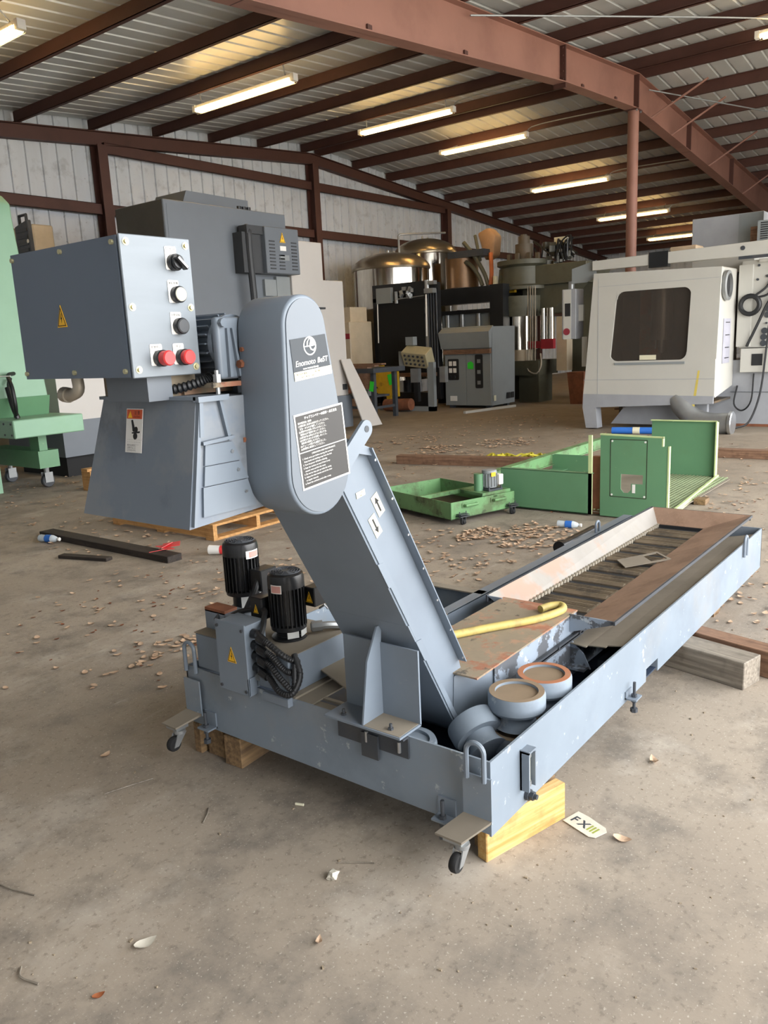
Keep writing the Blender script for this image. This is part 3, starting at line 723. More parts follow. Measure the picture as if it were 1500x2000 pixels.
# slatted belt in the hopper
b = MB(); bd = MB(); x = 2.87; q = 0
while x < 4.72:
    w = .052
    dz = .004 if q % 3 else .009
    (bd if q % 4 == 3 else b).box(x, x+w-.004, 1.325, 1.583, .315, .329 if q % 4 != 3 else .323)
    for e_s in (.012, .024, .036):
        if q % 4 != 3: b.box(x+e_s, x+e_s+.004, 1.33, 1.58, .329, .332)
    if q % 4 == 0: b.prism([(x, .327), (x+.02, .339), (x+w-.006, .327)], 'y', 1.33, 1.58)
    x += w; q += 1
b.build('slat_belt', 'belt', Cv); bd.pieces('belt_gap', 'belt_dark', Cv)
MB().box(2.86, 4.78, 1.285, 1.6, .30, .316).build('belt_bed', 'belt_dark', Cv)
b = MB(); x = 2.88
while x < 4.75:
    b.cyl((x, 1.586, .332), (x, 1.598, .332), .013, n=8); x += .034
b.build('side_chain', 'chain', Cv)
# hopper flares
zr, zbt = .42, .338
hf, hr_, hb = 2.80, 4.86, 4.76
rim = dict(L=1.672, R=1.092); inn = dict(L=1.60, R=1.305)
MB().sheet([(hf+.04, rim['L'], zr), (hr_, rim['L']-.01, zr), (hb, inn['L'], zbt), (hf+.07, inn['L'], zbt)], .004).build('hopper_flare', 'galv_flare', Cv, label='bare galvanised flare with rust')
MB().sheet([(hf-.01, rim['R'], zr), (hf+.02, inn['R'], zbt), (hb, inn['R']+.02, zbt), (hr_, rim['R'], zr)], .004).build('hopper_flare', 'rust_flare', Cv, label='rust-brown flare')
MB().sheet([(hr_, rim['R'], zr), (hb, inn['R']+.02, zbt), (hb, inn['L'], zbt), (hr_, rim['L']-.01, zr)], .004).build('hopper_flare', 'rust_flare', Cv, label='rust-brown end flare')
b = MB(); b.prism([(1.275, .345), (1.275, zr), (1.088, zr), (1.088, .408)], 'x', hf-.012, hf-.006); b.prism([(1.60, .38), (1.672, zr), (1.60, zr)], 'x', hf+.03, hf+.036)
b.pieces('hopper_ear', 'blue_peel', Cv)
b = MB(); b.box(hb-.01, hb-.004, 1.32, 1.6, .27, zbt); b.build('belt_end', 'belt_dark', Cv)
b = MB(); b.hexa([(hf-.02, rim['R']-.008, zr-.012), (hr_+.01, rim['R']-.008, zr-.012), (hr_+.01, rim['R'], zr-.012), (hf-.02, rim['R'], zr-.012)], [(hf-.02, rim['R']-.008, zr+.002), (hr_+.01, rim['R']-.008, zr+.002), (hr_+.01, rim['R'], zr+.002), (hf-.02, rim['R'], zr+.002)])
b.box(hr_, hr_+.006, rim['R'], rim['L'], zr-.03, zr+.002); b.box(hf+.03, hr_, rim['L'], rim['L']+.006, zr-.03, zr+.002)
b.build('hopper_rim', 'grey_dark', Cv)
# leg bracket on the front wall of the tank
b = MB(); xv = 1.80
b.box(xv, xv+.007, 1.305, 1.595, .362, .60); b.box(1.695, xv+.005, 1.305, 1.60, .358, .365)
lb = b.build('leg_bracket', 'blue', Cv)
b = MB(); b.poly([(1.70, .366), (xv, .366), (xv, .55), (xlo(.66)+.01, .655), (xlo(.66)-.012, .655), (1.735, .56)], ((0, 1.452, 0), (1, 0, 0), (0, 0, 1)), 0, .006); b.build('gusset', 'blue', lb)
b = MB(); b.prism([(xlo(.68)-.005, .68), (xlo(.58)-.005, .58), (xlo(.58)+.002, .58), (xlo(.68)+.002, .68)], 'y', 1.325, 1.635); b.build('stiffener_plate', 'blue', lb)
b = MB()
for y in (1.36, 1.545):
    bolt(b, (1.725, y, .365), (0, 0, 1), .009, .007); b.cyl((1.725, y, .365), (1.725, y, .385), .005, n=8)
b.pieces('anchor_bolt', 'grey_dark', lb)
MB().box(1.70, 1.8, 1.31, 1.45, .365, .366).build('dust_film', 'dusty', lb)
# drive head and discharge chute
head = [(xlo(1.25), 1.25), (1.30, 1.22), (1.22, 1.27), (1.215, 1.42), (1.23, 1.47), (1.36, 1.50), (1.42, 1.47), (1.47, 1.30), (xup(1.225), 1.225), (xup(1.2), 1.2)]
MB().prism(head, 'y', 1.345, 1.595).build('drive_head', 'blue', Cv)
MB().prism([(1.40, 1.2), (1.42, 1.5), (xup(1.42), 1.42), (xup(1.18), 1.18)], 'y', 1.60, 1.606).build('far_side_plate', 'blue', Cv)
MB().prism([(1.45, 1.25), (1.47, 1.44), (xup(1.40)-.03, 1.40), (xup(1.22)-.03, 1.22)], 'y', 1.59, 1.60).build('belt_opening', 'navy', Cv)
b = MB(); b.hexa([(1.0, 1.285, 1.145), (1.30, 1.285, 1.16), (1.30, 1.66, 1.16), (1.0, 1.665, 1.145)], [(1.046, 1.285, 1.405), (1.24, 1.285, 1.405), (1.24, 1.60, 1.41), (1.046, 1.60, 1.41)])
ch = b.build('discharge_chute', 'chute', Cv)
b = MB(); b.box(1.04, 1.13, 1.278, 1.61, 1.404, 1.411); b.box(1.04, 1.12, 1.268, 1.285, 1.40, 1.411); b.build('top_flange', 'blue', ch)
b = MB(); fr = FY(0, 1.285, 0)
b.poly([(1.046, 1.40), (1.055, 1.40), (1.05, 1.33), (1.04, 1.33)], fr, 0, .012); b.poly([(1.10, 1.40), (1.108, 1.40), (1.125, 1.315), (1.117, 1.315)], fr, 0, .01)
b.poly([(1.045, 1.32), (1.13, 1.325), (1.128, 1.318), (1.045, 1.313)], fr, 0, .014)
b.poly([(1.005, 1.15), (1.013, 1.15), (1.055, 1.40), (1.047, 1.40)], fr, 0, .01); b.pieces('chute_flange', 'blue', ch)
for z0, z1, xa in ((1.27, 1.312, 1.05), (1.228, 1.268, 1.044), (1.165, 1.226, 1.035)):
    MB().poly([(xa, z0), (1.15+.4*(1.31-z1), z0), (1.13+.4*(1.31-z1), z1), (xa+.006, z1)], fr, 0, .006).build('screwed_panel', 'blue', ch)
b = MB()
for x, z in ((1.125, 1.291), (1.138, 1.25), (1.155, 1.20)): bolt(b, (x, 1.279, z), (0, -1, 0), .004, .003)
b.pieces('panel_screw', 'steel', ch)
# caution label on the chute
u_ = Vector((0, -1, 0)); v_ = Vector((.046/.26, 0, 1)).normalized(); o_ = Vector((1.046, 1.51, 1.405)) - v_*.115
cf = (tuple(o_-Vector((.002, 0, 0))), tuple(u_), tuple(v_))
lb_ = MB().poly([(0, 0), (.058, 0), (.058, .095), (0, .095)], cf, 0, .001).build('caution_label', 'white', ch, label='white caution label with an orange head and pinch-point pictogram')
b = MB(); b.poly([(.002, .073), (.056, .073), (.056, .093), (.002, .093)], cf, .001, .0013); b.build('label_head', 'orange', ch)
b = MB(); b.poly([(.006, .075), (.022, .075), (.014, .09)], cf, .0013, .0016); b.build('label_triangle', 'yellow', ch)
b = MB(); b.text('注 意', cf, .028, .083, .009, depth=.0016); b.text('CAUTION', cf, .026, .076, .005, depth=.0016)
b.poly(arc(.036, .05, .0065, 0, 360, 16), cf, .001, .0013); b.poly(arc(.034, .036, .0075, 0, 360, 16), cf, .001, .0013)
b.poly([(.018, .07), (.024, .071), (.031, .055), (.03, .044), (.024, .047), (.022, .056)], cf, .001, .0014); b.poly([(.022, .044), (.05, .047), (.05, .043), (.022, .041)], cf, .001, .0014)
for q in range(3): b.text('・・・・・・・・・'[:9-q], cf, .006, .026-q*.0055, .006, depth=.0014)
for q, s_t in enumerate(('巻き込まれに', '注意すること', 'けがのおそれ')): b.text(s_t, cf, .007, .014-q*.0055, .0052, depth=.0014)
b.build('label_print', 'ink', ch)
# gear motor
b = MB(); b.box(1.128, 1.25, 1.297, 1.318, 1.44, 1.568); gm = b.build('gear_housing', 'blue', Cv, bevel=.008, seg=3)
b = MB(); b.hexa([(1.148, 1.288, 1.445), (1.156, 1.288, 1.445), (1.156, 1.298, 1.445), (1.148, 1.298, 1.445)], [(1.150, 1.29, 1.545), (1.156, 1.29, 1.545), (1.156, 1.298, 1.545), (1.150, 1.298, 1.545)]); b.hexa([(1.174, 1.288, 1.445), (1.182, 1.288, 1.445), (1.182, 1.298, 1.445), (1.174, 1.298, 1.445)], [(1.164, 1.29, 1.545), (1.168, 1.29, 1.545), (1.168, 1.298, 1.545), (1.164, 1.298, 1.545)]); b.cyl((1.14, 1.297, 1.556), (1.14, 1.287, 1.556), .009, n=8); b.pieces('gear_rib', 'blue', gm)
m_ = MB(); m_.cyl((1.188, 1.318, 1.515), (1.188, 1.50, 1.515), .048, n=24); m_.cyl((1.188, 1.318, 1.515), (1.188, 1.33, 1.515), .06, n=24)
for q in range(20):
    a = 2*math.pi*q/20
    m_.obox((1.188+math.cos(a)*.053, 1.41, 1.515+math.sin(a)*.053), (.02, .15, .003), (0, -a, 0))
m_.build('finned_motor', 'blue', Cv, label='finned drive motor')
b = MB(); b.box(1.10, 1.25, 1.29, 1.62, 1.425, 1.435); b.box(1.08, 1.24, 1.36, 1.6, 1.412, 1.424); b.build('motor_base', 'rusty_cover', Cv)
b = MB()
for y in (1.30, 1.42): b.cyl((1.12, y, 1.435), (1.12, y, 1.452), .009, n=6); b.cyl((1.12, y, 1.405), (1.12, y, 1.46), .005, n=8)
b.build('motor_bolt', 'gal', Cv)
pa = bez([(1.0, 1.47, 1.452), (1.03, 1.42, 1.43), (1.06, 1.37, 1.425), (1.10, 1.32, 1.44), (1.115, 1.31, 1.45)], 56)
MB().tube(pa, lambda i: .011 if i % 2 else .008, 10).build('corrugated_cable', 'cable', Cv)
# chain cover
CY0, CY1 = 1.16, 1.295
def egg(c0, r0, c1, r1, n=22):
    """outline round two circles (upper c0, lower c1)"""
    d = Vector((c1[0]-c0[0], c1[1]-c0[1])); L = d.length; ang = math.atan2(d.y, d.x); be = math.acos((r0-r1)/L)
    o = []
    a0, a1 = ang+be, ang+2*math.pi-be
    for q in range(n+1): a = a0+(a1-a0)*q/n; o.append((c0[0]+r0*math.cos(a), c0[1]+r0*math.sin(a)))
    a0, a1 = ang-be, ang+be
    for q in range(n+1): a = a0+(a1-a0)*q/n; o.append((c1[0]+r1*math.cos(a), c1[1]+r1*math.sin(a)))
    return o
e0 = egg((1.247, 1.540), .066, (1.268, 1.236), .099)
e1 = egg((1.247, 1.540), .058, (1.268, 1.236), .091)
cc = MB().prism(e0, 'y', CY0, CY1).build('chain_cover', 'blue', Cv, bevel=.007, seg=3)
MB().prism(e1, 'y', CY0-.0025, CY0+.002).build('cover_door', 'cover_face', cc)
fr = FY(0, CY0-.003, 0)
th_ = R(5.2); cu, su = math.cos(th_), math.sin(th_)
def tfr(x, z): return ((x, CY0-.003, z), (cu, 0, su), (su*.9, 0, -0+cu)) 
def tf(x, z): return ((x, CY0-.003, z), (cu, 0, su), (-su, 0, cu))
s1 = tf(1.203, 1.432)
MB().poly([(0, 0), (.115, 0), (.109, .083), (.0, .083)], s1, 0, .0006).build('logo_sticker', 'label_dark', cc)
MB().poly([(0, -.002), (.117, -.002), (.117, .016), (0, .016)], s1, .0006, .001).build('sticker_strip', 'cream', cc)
b = MB()
b.text('Enomoto', s1, .006, .0265, .0165, depth=.0012, shear=.2); b.text('Enomoto', s1, .0064, .0267, .0165, depth=.0013, shear=.2); [b.text('BeST', s1, .0735+dx, .0265+dz, .0155, depth=.0012+dd, shear=.2) for dx, dz, dd in ((0, 0, 0), (.0005, 0, .0001), (.001, .0003, .0002), (.0005, .0005, .0003))]
b.text('www.enomoto-bi.co.jp', s1, .028, .0185, .0052, depth=.0012, bold=.0002)
c0 = (.057, .064); r0 = .0195
ring = circ(*c0, r0, 28); ri = circ(*c0, r0*.86, 28)
for q in range(28): b.poly([ring[q], ring[(q+1) % 28], ri[(q+1) % 28], ri[q]], s1, .0006, .0012)
b.poly([(c0[0]+r0*.9*math.cos(R(a)), c0[1]+r0*.9*math.sin(R(a))) for a in range(-2, 92, 8)]+[(c0[0]+r0*.15, c0[1]+r0*.55), (c0[0]-.002, c0[1])], s1, .0006, .0013)
b.poly([(c0[0]-r0*.9, c0[1]-.001), (c0[0]+r0*.5, c0[1]-.001), (c0[0]+r0*.5, c0[1]+.001), (c0[0]-r0*.9, c0[1]+.001)], s1, .0006, .0014)
b.poly([(c0[0]-.003, c0[1]), (c0[0]+.001, c0[1]-.008), (c0[0]+.009, c0[1]-.0115), (c0[0]+.0175, c0[1]-.006), (c0[0]+.0165, c0[1]-.003), (c0[0]+.009, c0[1]-.0085), (c0[0]+.004, c0[1]-.006), (c0[0]+.001, c0[1])], s1, .0006, .0015)
b.poly([(c0[0]-.010, c0[1]+.001), (c0[0]-.0085, c0[1]+.009), (c0[0]+.001, c0[1]+.017), (c0[0]+.003, c0[1]+.0175), (c0[0]-.005, c0[1]+.009), (c0[0]-.007, c0[1]+.001)], s1, .0006, .0016)
b.build('logo_print', 'white_ink', cc)
b = MB(); b.text('株式会社 榎本ビーエー  ISO 9001', s1, .006, .0085, .0052, depth=.0014); b.text('本社工場 TEL・FAX', s1, .02, .002, .0045, depth=.0014); b.build('strip_print', 'ink', cc)
s2 = tf(1.206, 1.200)
MB().poly([(0, 0), (.157, 0), (.157, .162), (0, .162)], s2, 0, .0006).build('instruction_border', 'white', cc)
b = MB(); b.poly([(.004, .004), (.153, .004), (.153, .079), (.004, .079)], s2, .0006, .0009); b.poly([(.004, .081), (.153, .081), (.153, .158), (.004, .158)], s2, .0006, .0009); b.build('instruction_plate', 'label_brown', cc)
b = MB(); b.text('チップコンベヤーの操作・点検注意', s2, .03, .1485, .0066, depth=.0011, bold=.0001)
jl = ['操作盤取扱い説明', '(1)運転前に各部の点検を行ってください。', '  注油・ゆるみを確認してください。', '(2)運転中は内部に手を入れないこと。', '  清掃は必ず電源を切ってください。', '(3)異常がある時はただちに停止する。', '(4)切屑をためたまま放置しないこと。', '  過負荷の原因となります。', '(5)チェーンの張りを調整すること。', '(6)定期的に給油をしてください。']
for q, s_t in enumerate(jl): b.text(s_t, s2, .009, .1405-q*.0061, .0052, depth=.0011)
el = ['OPERATION AND MAINTENANCE', '1. Check every part before starting the conveyor.', '   Keep hands and clothing away from the belt.', '2. Turn the power off before cleaning.', '3. Stop the machine at once if there is any', '   unusual noise and find the cause.', '4. Do not let chips pile up inside the casing.', '5. Adjust the chain tension and oil the chain', '   at regular intervals.', '6. Reset the overload switch after a stop.']
for q, s_t in enumerate(el): b.text(s_t, s2, .009 if q else .04, .0715-q*.0067, .0050, depth=.0011)
b.build('instruction_print', 'white_ink', cc)
b = MB(); bolt(b, (1.18, 1.285, 1.47), (-1, 0, 0), .009, .01); bolt(b, (1.18, 1.28, 1.50), (-1, 0, 0), .005, .006); bolt(b, (1.175, 1.29, 1.31), (-1, 0, 0), .008, .01); b.pieces('cover_bolt', 'brown_rust', cc)
# lifting eye arm
def rot2(p, a, o): return (o[0]+p[0]*math.cos(a)-p[1]*math.sin(a), o[1]+p[0]*math.sin(a)+p[1]*math.cos(a))
ey = 1.325; ctr = (1.638, 1.279)
out = [rot2(p, R(40), ctr) for p in [(-.24, -.024)]+[(.024*math.cos(R(a)), .024*math.sin(R(a))) for a in range(-90, 91, 15)]+[(-.24, .024)]]
la = MB().prism(out, 'y', ey, ey+.01).build('lifting_arm', 'blue', Cv)
MB().prism(circ(ctr[0], ctr[1], .009, 16), 'y', ey-.0012, ey+.0112).build('arm_hole', 'grey_dark', la)
# stickers on the incline
u6 = Vector((.5, 0, -.866)); v6 = Vector((.866, 0, .5))
for nm, (x, z), sg_ in (('up', (1.719, 1.056), -1), ('down', (1.703, .998), 1)):
    o_ = (x, yi0-.001, z); f6 = (o_, tuple(-v6 if False else Vector((.866, 0, .5))), tuple(Vector((-.5, 0, .866))))
    st = MB().poly([(-.016, -.035), (.016, -.035), (.016, .035), (-.016, .035)], f6, 0, .0008).build('arrow_label', 'cream', Cv)
    k_ = -sg_
    MB().poly([(-.003, -.024*k_), (.003, -.024*k_), (.003, .008*k_), (.009, .008*k_), (0, .026*k_), (-.009, .008*k_), (-.003, .008*k_)], f6, .0008, .0012).build('arrow', 'ink', st)
fl = ((1.628, yi0-.001, 1.088), (.985, 0, .17), (-.17, 0, .985))
st = MB().poly([(0, 0), (.038, 0), (.038, .017), (0, .017)], fl, 0, .0008).build('serial_label', 'cream', Cv)
MB().text('コンベヤ', fl, .004, .009, .006, depth=.0012).text('逆転', fl, .014, .002, .005, depth=.0012).build('label_print', 'ink', st)
# control box
BX0, BX1, BY0, BY1, BZ0, BZ1 = .946, 1.113, 1.34, 1.735, 1.456, 1.722
cb = box(BX0+.004, BX1-.002, BY0+.006, BY1, BZ0+.004, BZ1-.004).build('control_box', 'blue', Cv, bevel=.002)
MB().box(BX0, BX0+.004, BY0+.01, BY1+.002, BZ0, BZ1).build('side_cover', 'blue_shaded', cb)
MB().box(BX0, BX1, BY0, BY0+.006, BZ0-.002, BZ1+.002).build('button_panel', 'zinc', cb, bevel=.0015, label='brushed silver button panel')
b = MB()
for x in (BX0+.014, BX1-.012):
    for z in (BZ0+.014, (BZ0+BZ1)/2-.0, BZ1-.012): b.lathe([(.0075, 0), (.0075, .001), (.0045, .0012), (.0045, .005), (.0001, .005)], (x, BY0, z), (0, -1, 0), 12)
for y in (BY0+.022, BY0+.2, BY1-.006):
    for z in (BZ0+.012, BZ1-.012): b.cyl((BX0, y, z), (BX0-.005, y, z), .005, n=10)
b.pieces('panel_screw', 'screw', cb)
hazard(FX(BX0-.0005, 1.565, 1.562), .036, cb)
def plate(x, z, w, h, lines):
    f_ = FY(x, BY0-.0005, z)
    p = MB().poly([(a-w/2, c) for a, c in rrect(w, h, .003)], f_, 0, .0006).build('button_label', 'white', cb)
    t = MB()
    for i, (s_t, sz) in enumerate(lines): t.text(s_t, f_, 0, h-.008-i*.008, sz, 'CENTER', .001)
    t.build('label_print', 'ink', cb)
BT = [(1.067, 1.676), (1.068, 1.614), (1.067, 1.552), (1.011, 1.490), (1.066, 1.490)]
plate(BT[0][0]-.005, BT[0][1]-.014, .028, .045, [('切 手 自', .007)])
plate(BT[1][0]-.007, BT[1][1]-.016, .027, .044, [('運転準備', .006)])
plate(BT[2][0]-.007, BT[2][1]-.016, .027, .044, [('手動逆転', .006)])
plate(BT[3][0]-.007, BT[3][1]-.014, .029, .042, [('非常停止', .006), ('EMG', .005)])
plate(BT[4][0]-.007, BT[4][1]-.014, .027, .042, [('停 止', .006), ('STOP', .005)])
x, z = BT[0]
b = MB(); b.cyl((x, BY0, z), (x, BY0-.012, z), .0165, n=24); kn = b.build('knob_base', 'black', cb, bevel=.001)
b = MB(); b.cyl((x, BY0-.012, z), (x, BY0-.02, z), .014, n=20); b.obox((x+.002, BY0-.022, z-.002), (.034, .014, .009), (0, R(42), 0)); b.build('selector_knob', 'black', cb, bevel=.002)
b = MB(); b.obox((x+.002, BY0-.0295, z-.002), (.028, .001, .004), (0, R(42), 0)); b.build('knob_mark', 'steel', cb)
for i, m in ((1, 'cream'), (2, 'grey_dark')):
    x, z = BT[i]
    MB().lathe([(.0165, 0), (.0165, .012), (.0145, .015)], (x, BY0, z), (0, -1, 0)).build('button_bezel', 'black', cb)
    MB().cyl((x, BY0-.006, z), (x, BY0-.0165 if i == 1 else BY0-.0165, z), .0135, n=24).build('push_button', m, cb, bevel=.001)
for i, d in ((3, .034), (4, .028)):
    x, z = BT[i]
    MB().lathe([(.0165, 0), (.0165, .013), (.0145, .015)], (x, BY0, z), (0, -1, 0)).build('button_bezel', 'black', cb)
    MB().lathe([(.0145, .013), (.0150, d-.003), (.013, d), (.0001, d)], (x, BY0, z), (0, -1, 0)).build('stop_button', 'red', cb, label='red mushroom stop button')
b = MB(); b.box(.99, 1.05, 1.36, 1.50, 1.405, 1.458); b.build('box_arm', 'vmc', Cv)
b = MB(); b.box(1.05, 1.12, 1.37, 1.60, 1.41, 1.456); b.build('arm_plate', 'pine_old' if False else 'rusty_cover', Cv)
b = MB(); b.tube(bez([(.985, 1.60, 1.458), (.985, 1.60, 1.43), (.985, 1.63, 1.418), (.985, 1.665, 1.42)], 12), .013, 12); b.cyl((.985, 1.64, 1.418), (.985, 1.66, 1.42), .017, n=14); b.build('conduit_elbow', 'chain', cb)
# ------------------------------------------------------------------ things on and around the tank
def pad(name, x, y, z, lab, top='pad_top', ax=(0, 0, 1), r=.093, dish='pad_top', grp='round machine pads in the tank'):
    """mushroom-shaped machine pad, dished wide end at height z"""
    t = thing(name, lab, 'machine pad', (x, y, z), 0, grp)
    A = Vector(ax).normalized(); o = (x, y, z)
    b = MB(); b.lathe([(.0001, -.012), (r*.74, -.012), (r*.75, 0), (r*.96, 0), (r, -.01), (r, -.052), (r*.93, -.062), (r*.6, -.062)], o, A, 36); b.build('pad_rim', 'cast', t)
    b = MB(); b.lathe([(.0001, -.008), (r*.735, -.008), (r*.735, -.0105), (.0001, -.0105)], o, A, 36); b.build('dished_face', dish, t)
    b = MB(); b.lathe([(r*.75, .0012), (r*.955, .0012), (r*.955, -.002), (r*.75, -.002), (r*.75, .0012)], o, A, 36); b.build('top_ring', top, t)
    b = MB(); b.lathe([(r*.62, -.06), (r*.6, -.085), (r*.66, -.1), (r*.78, -.118), (.0001, -.118)], o, A, 32); b.build('pad_neck', 'cast', t)
    return t
pad('machine_pad', 2.125, 1.152, .386, 'round machine pad with all-brown dusty top, nearer of the two upright ones')
pad('machine_pad', 2.30, 1.142, .384, 'round machine pad with orange rust ring on top, farther of the two upright ones', 'pad_rust')
pad('machine_pad', 2.12, 1.15, .137+.118, 'dark machine pad underneath the brown-topped pad')
pad('machine_pad', 2.30, 1.14, .137+.118, 'machine pad hidden under the pad with the rust ring')
pad('machine_pad', 2.035, 1.275, .285, 'machine pad lying tipped on its side in the tank corner', ax=(.35, .75, .5), r=.085, top='cast', dish='cast')
pad('machine_pad', 1.84, 1.385, .275, 'machine pad half hidden behind the leg bracket', top='cast', dish='cast')
h = bez([(2.25, 1.56, .432), (2.33, 1.53, .432), (2.47, 1.45, .432), (2.64, 1.345, .432), (2.76, 1.305, .433), (2.81, 1.31, .434), (2.83, 1.335, .434), (2.80, 1.365, .434), (2.75, 1.38, .433)], 64)
MB().tube(h, .0155, 12).solo('hose', 'hose', 'dirty yellow hose curled across the rust-blotched conveyor cover', 'hose')
pl_ = thing('cover_frame', 'small brown plate with a rectangular opening lying on the belt in the hopper', 'plate', (3.9, 1.4, .345))
P0 = [Vector(p) for p in ((3.87, 1.505, .342), (3.76, 1.42, .343), (3.945, 1.25, .362), (4.055, 1.36, .36))]
def lerp(a, b, t): return a+(b-a)*t
q1, q2 = lerp(P0[1], P0[2], .55), lerp(P0[0], P0[3], .55)
MB().sheet([P0[0], P0[1], q1, q2], .005).build('solid_half', 'dusty', pl_)
b = MB(); e = P0[2]; g = P0[3]
k1, k2, k3, k4 = lerp(lerp(q1, e, .1), lerp(q2, g, .1), .12), lerp(lerp(q1, e, .88), lerp(q2, g, .88), .12), lerp(lerp(q1, e, .88), lerp(q2, g, .88), .88), lerp(lerp(q1, e, .1), lerp(q2, g, .1), .88)
for quad in ([q1, e, k2, k1], [e, g, k3, k2], [g, q2, k4, k3], [q2, q1, k1, k4]): b.sheet(quad, .005)
b.build('open_frame', 'dusty', pl_)
# timber under the tank
def lumber(x, y, z, l, w, h, rz, m, lab, axis='x', cat='wood block', grp=None):
    b = MB(); hw = (l/2, w/2) if axis == 'x' else (w/2, l/2)
    b.box(-hw[0], hw[0], -hw[1], hw[1], 0, h)
    me = b._obj('wood_block', m, b.v, None, .003, 1, True, None)
    me.location = (x, y, z); me.rotation_euler = (0, 0, rz); tag(me, lab, cat, grp); return me
lumber(1.948, 1.04, 0, .345, .04, .124, R(-15.5), 'pine', 'fresh yellow pine board on edge under the near corner of the tank')
lumber(1.985, 1.083, 0, .33, .034, .121, R(-15.5), 'pine_old', 'reddish board behind the yellow pine board')
lumber(1.86, 2.125, 0, .235, .085, .118, R(4), 'pine_old', 'thick brown block under the far left corner of the tank, nearest of three')
lumber(1.86, 2.235, 0, .2, .085, .112, R(2), 'pine_old', 'brown block in the middle of three under the far left corner')
lumber(1.84, 2.315, 0, .2, .038, .122, R(2), 'pine_old', 'thin upright board at the left of the blocks under the far corner')
lumber(3.52, 1.12, 0, .80, .14, .121, R(-14), 'pine_grey', 'weathered grey split beam sticking out under the rear of the tank', 'y', 'beam')
lumber(3.69, 1.12, 0, .95, .10, .121, R(-14), 'plank_red', 'brown beam behind the weathered grey split beam', 'y', 'beam')
b = MB(); b.box(4.2, 4.32, 1.1, 1.75, 0, .122); b.solo('wood_block', 'pine_old', 'small block under the far end of the tank', 'wood block')
# torn sign card
t = thing('sign_card', 'torn white card with green-grey printed figures beside the pine board', 'card', (2.105, .905, 0), R(-108))
b = MB(); b.poly([(-.06, -.037), (.045, -.04), (.062, -.028), (.066, .02), (.05, .034), (.02, .036), (-.02, .04), (-.063, .037)], FZ(0, 0, .002), 0, .002)
b.build('card', 'paper', t, local=True)
b = MB(); f_ = FZ(0, 0, .004); 
b.text('F', f_, -.05, -.018, .045, depth=.0004, bold=.001); b.build('printed_figure', 'label_dark', t, local=True)
b = MB(); b.text('X', f_, -.02, -.018, .045, depth=.0004, bold=.001); b.build('printed_figure', 'label_dark', t, local=True)
M['olive_ink'] = mat('olive_ink', '#8f9a3e', .6)
b = MB(); b.text('III', f_, .014, -.018, .045, depth=.0004, bold=.001); b.build('printed_figure', 'olive_ink', t, local=True)

# ------------------------------------------------------------------ litter
def leaf(x, y, z, s, rz, m, name, lab, cat='leaf', solo=True, mb=None, curl=.35):
    b = mb or MB(); n = 6; vs = []
    ca, sa_ = math.cos(rz), math.sin(rz)
    for i in range(n+1):
        t_2 = i/n; w = s*.32*math.sin(math.pi*min(1, t_2*.95+.05))**.7*(1-.25*t_2)
        u = (t_2-.5)*s
        hh = curl*s*(abs(t_2-.5)*1.2)**1.5
        for q, side_ in ((-1, 1), (0, 0), (1, 1)):
            vs.append((x+u*ca-q*w*sa_, y+u*sa_+q*w*ca, z+.002+hh+side_*curl*w*.6*(1+.3*math.sin(5*t_2))))
    k = len(vs); top = vs+[(a, b_, c-.0012) for a, b_, c in vs]; fs = []
    for i in range(n):
        for q in (0, 1):
            a = i*3+q; fs += [(a, a+3, a+4, a+1), (k+a, k+a+1, k+a+4, k+a+3)]
    b.add(top, fs)
    if solo: return b.solo(name, m, lab, cat, smooth=True)
leaf(1.001, 1.632, 0, .06, R(-15), 'paper', 'dry_leaf', 'pale yellow curled leaf on the bare floor, lower left')
leaf(1.262, 1.263, 0, .03, R(30), 'leaf', 'dry_leaf', 'small tan crumpled leaf at the lower middle of the floor', curl=.8)
leaf(.831, 1.584, 0, .03, R(-20), 'leaf_red', 'dry_leaf', 'small red-brown leaf at the bottom left')
leaf(1.524, 2.599, 0, .05, R(20), 'leaf', 'dry_leaf', 'tan leaf on the floor left of the wood blocks')
leaf(2.097, .784, 0, .055, R(-80), 'leaf', 'dry_leaf', 'narrow tan leaf right of the torn card')
leaf(2.59, .86, 0, .05, R(40), 'leaf', 'dry_leaf', 'crumpled leaf on the floor under the long tank side', curl=.7)
b = MB(); bm = bmesh.new(); bmesh.ops.create_icosphere(bm, subdivisions=2, radius=.022)
for v in bm.verts: v.co *= random.uniform(.6, 1.15); v.co.z *= .7
b.add([(1.474+v.co.x, 1.399+v.co.y, .012+v.co.z) for v in bm.verts], [[q.index for q in f.verts] for f in bm.faces]); bm.free()
b.solo('crumpled_paper', 'paper', 'crumpled greyish paper ball on the bare floor in front of the tank', 'litter', smooth=False)
b = MB(); b.cyl((1.685, 1.75, .005), (1.695, 1.722, .005), .0045, n=10); b.solo('cigarette_butt', 'cream', 'cigarette butt on the floor in front of the tank', 'litter')
def stick(pts, r, lab): MB().tube(bez(pts, 8), r, 5).solo('twig', 'pine_grey', lab, 'twig')
stick([(1.505, 1.98, .004), (1.48, 1.955, .006), (1.44, 1.93, .003)], .0028, 'short broken straw left of the cigarette butt')
stick([(1.53, 1.43, .003), (1.555, 1.395, .005), (1.59, 1.34, .003)], .002, 'thin straw beside the crumpled paper ball')
stick([(.77, 1.83, .003), (.75, 1.795, .006), (.765, 1.74, .003)], .003, 'pale straw at the bottom left corner')
stick([(.90, 2.20, .003), (.91, 2.14, .005), (.935, 2.06, .003)], .0025, 'pale straw at the left edge of the floor')
stick([(1.36, 2.36, .003), (1.43, 2.33, .006), (1.52, 2.30, .003)], .0025, 'dark thin twig on the floor left of the wood blocks')
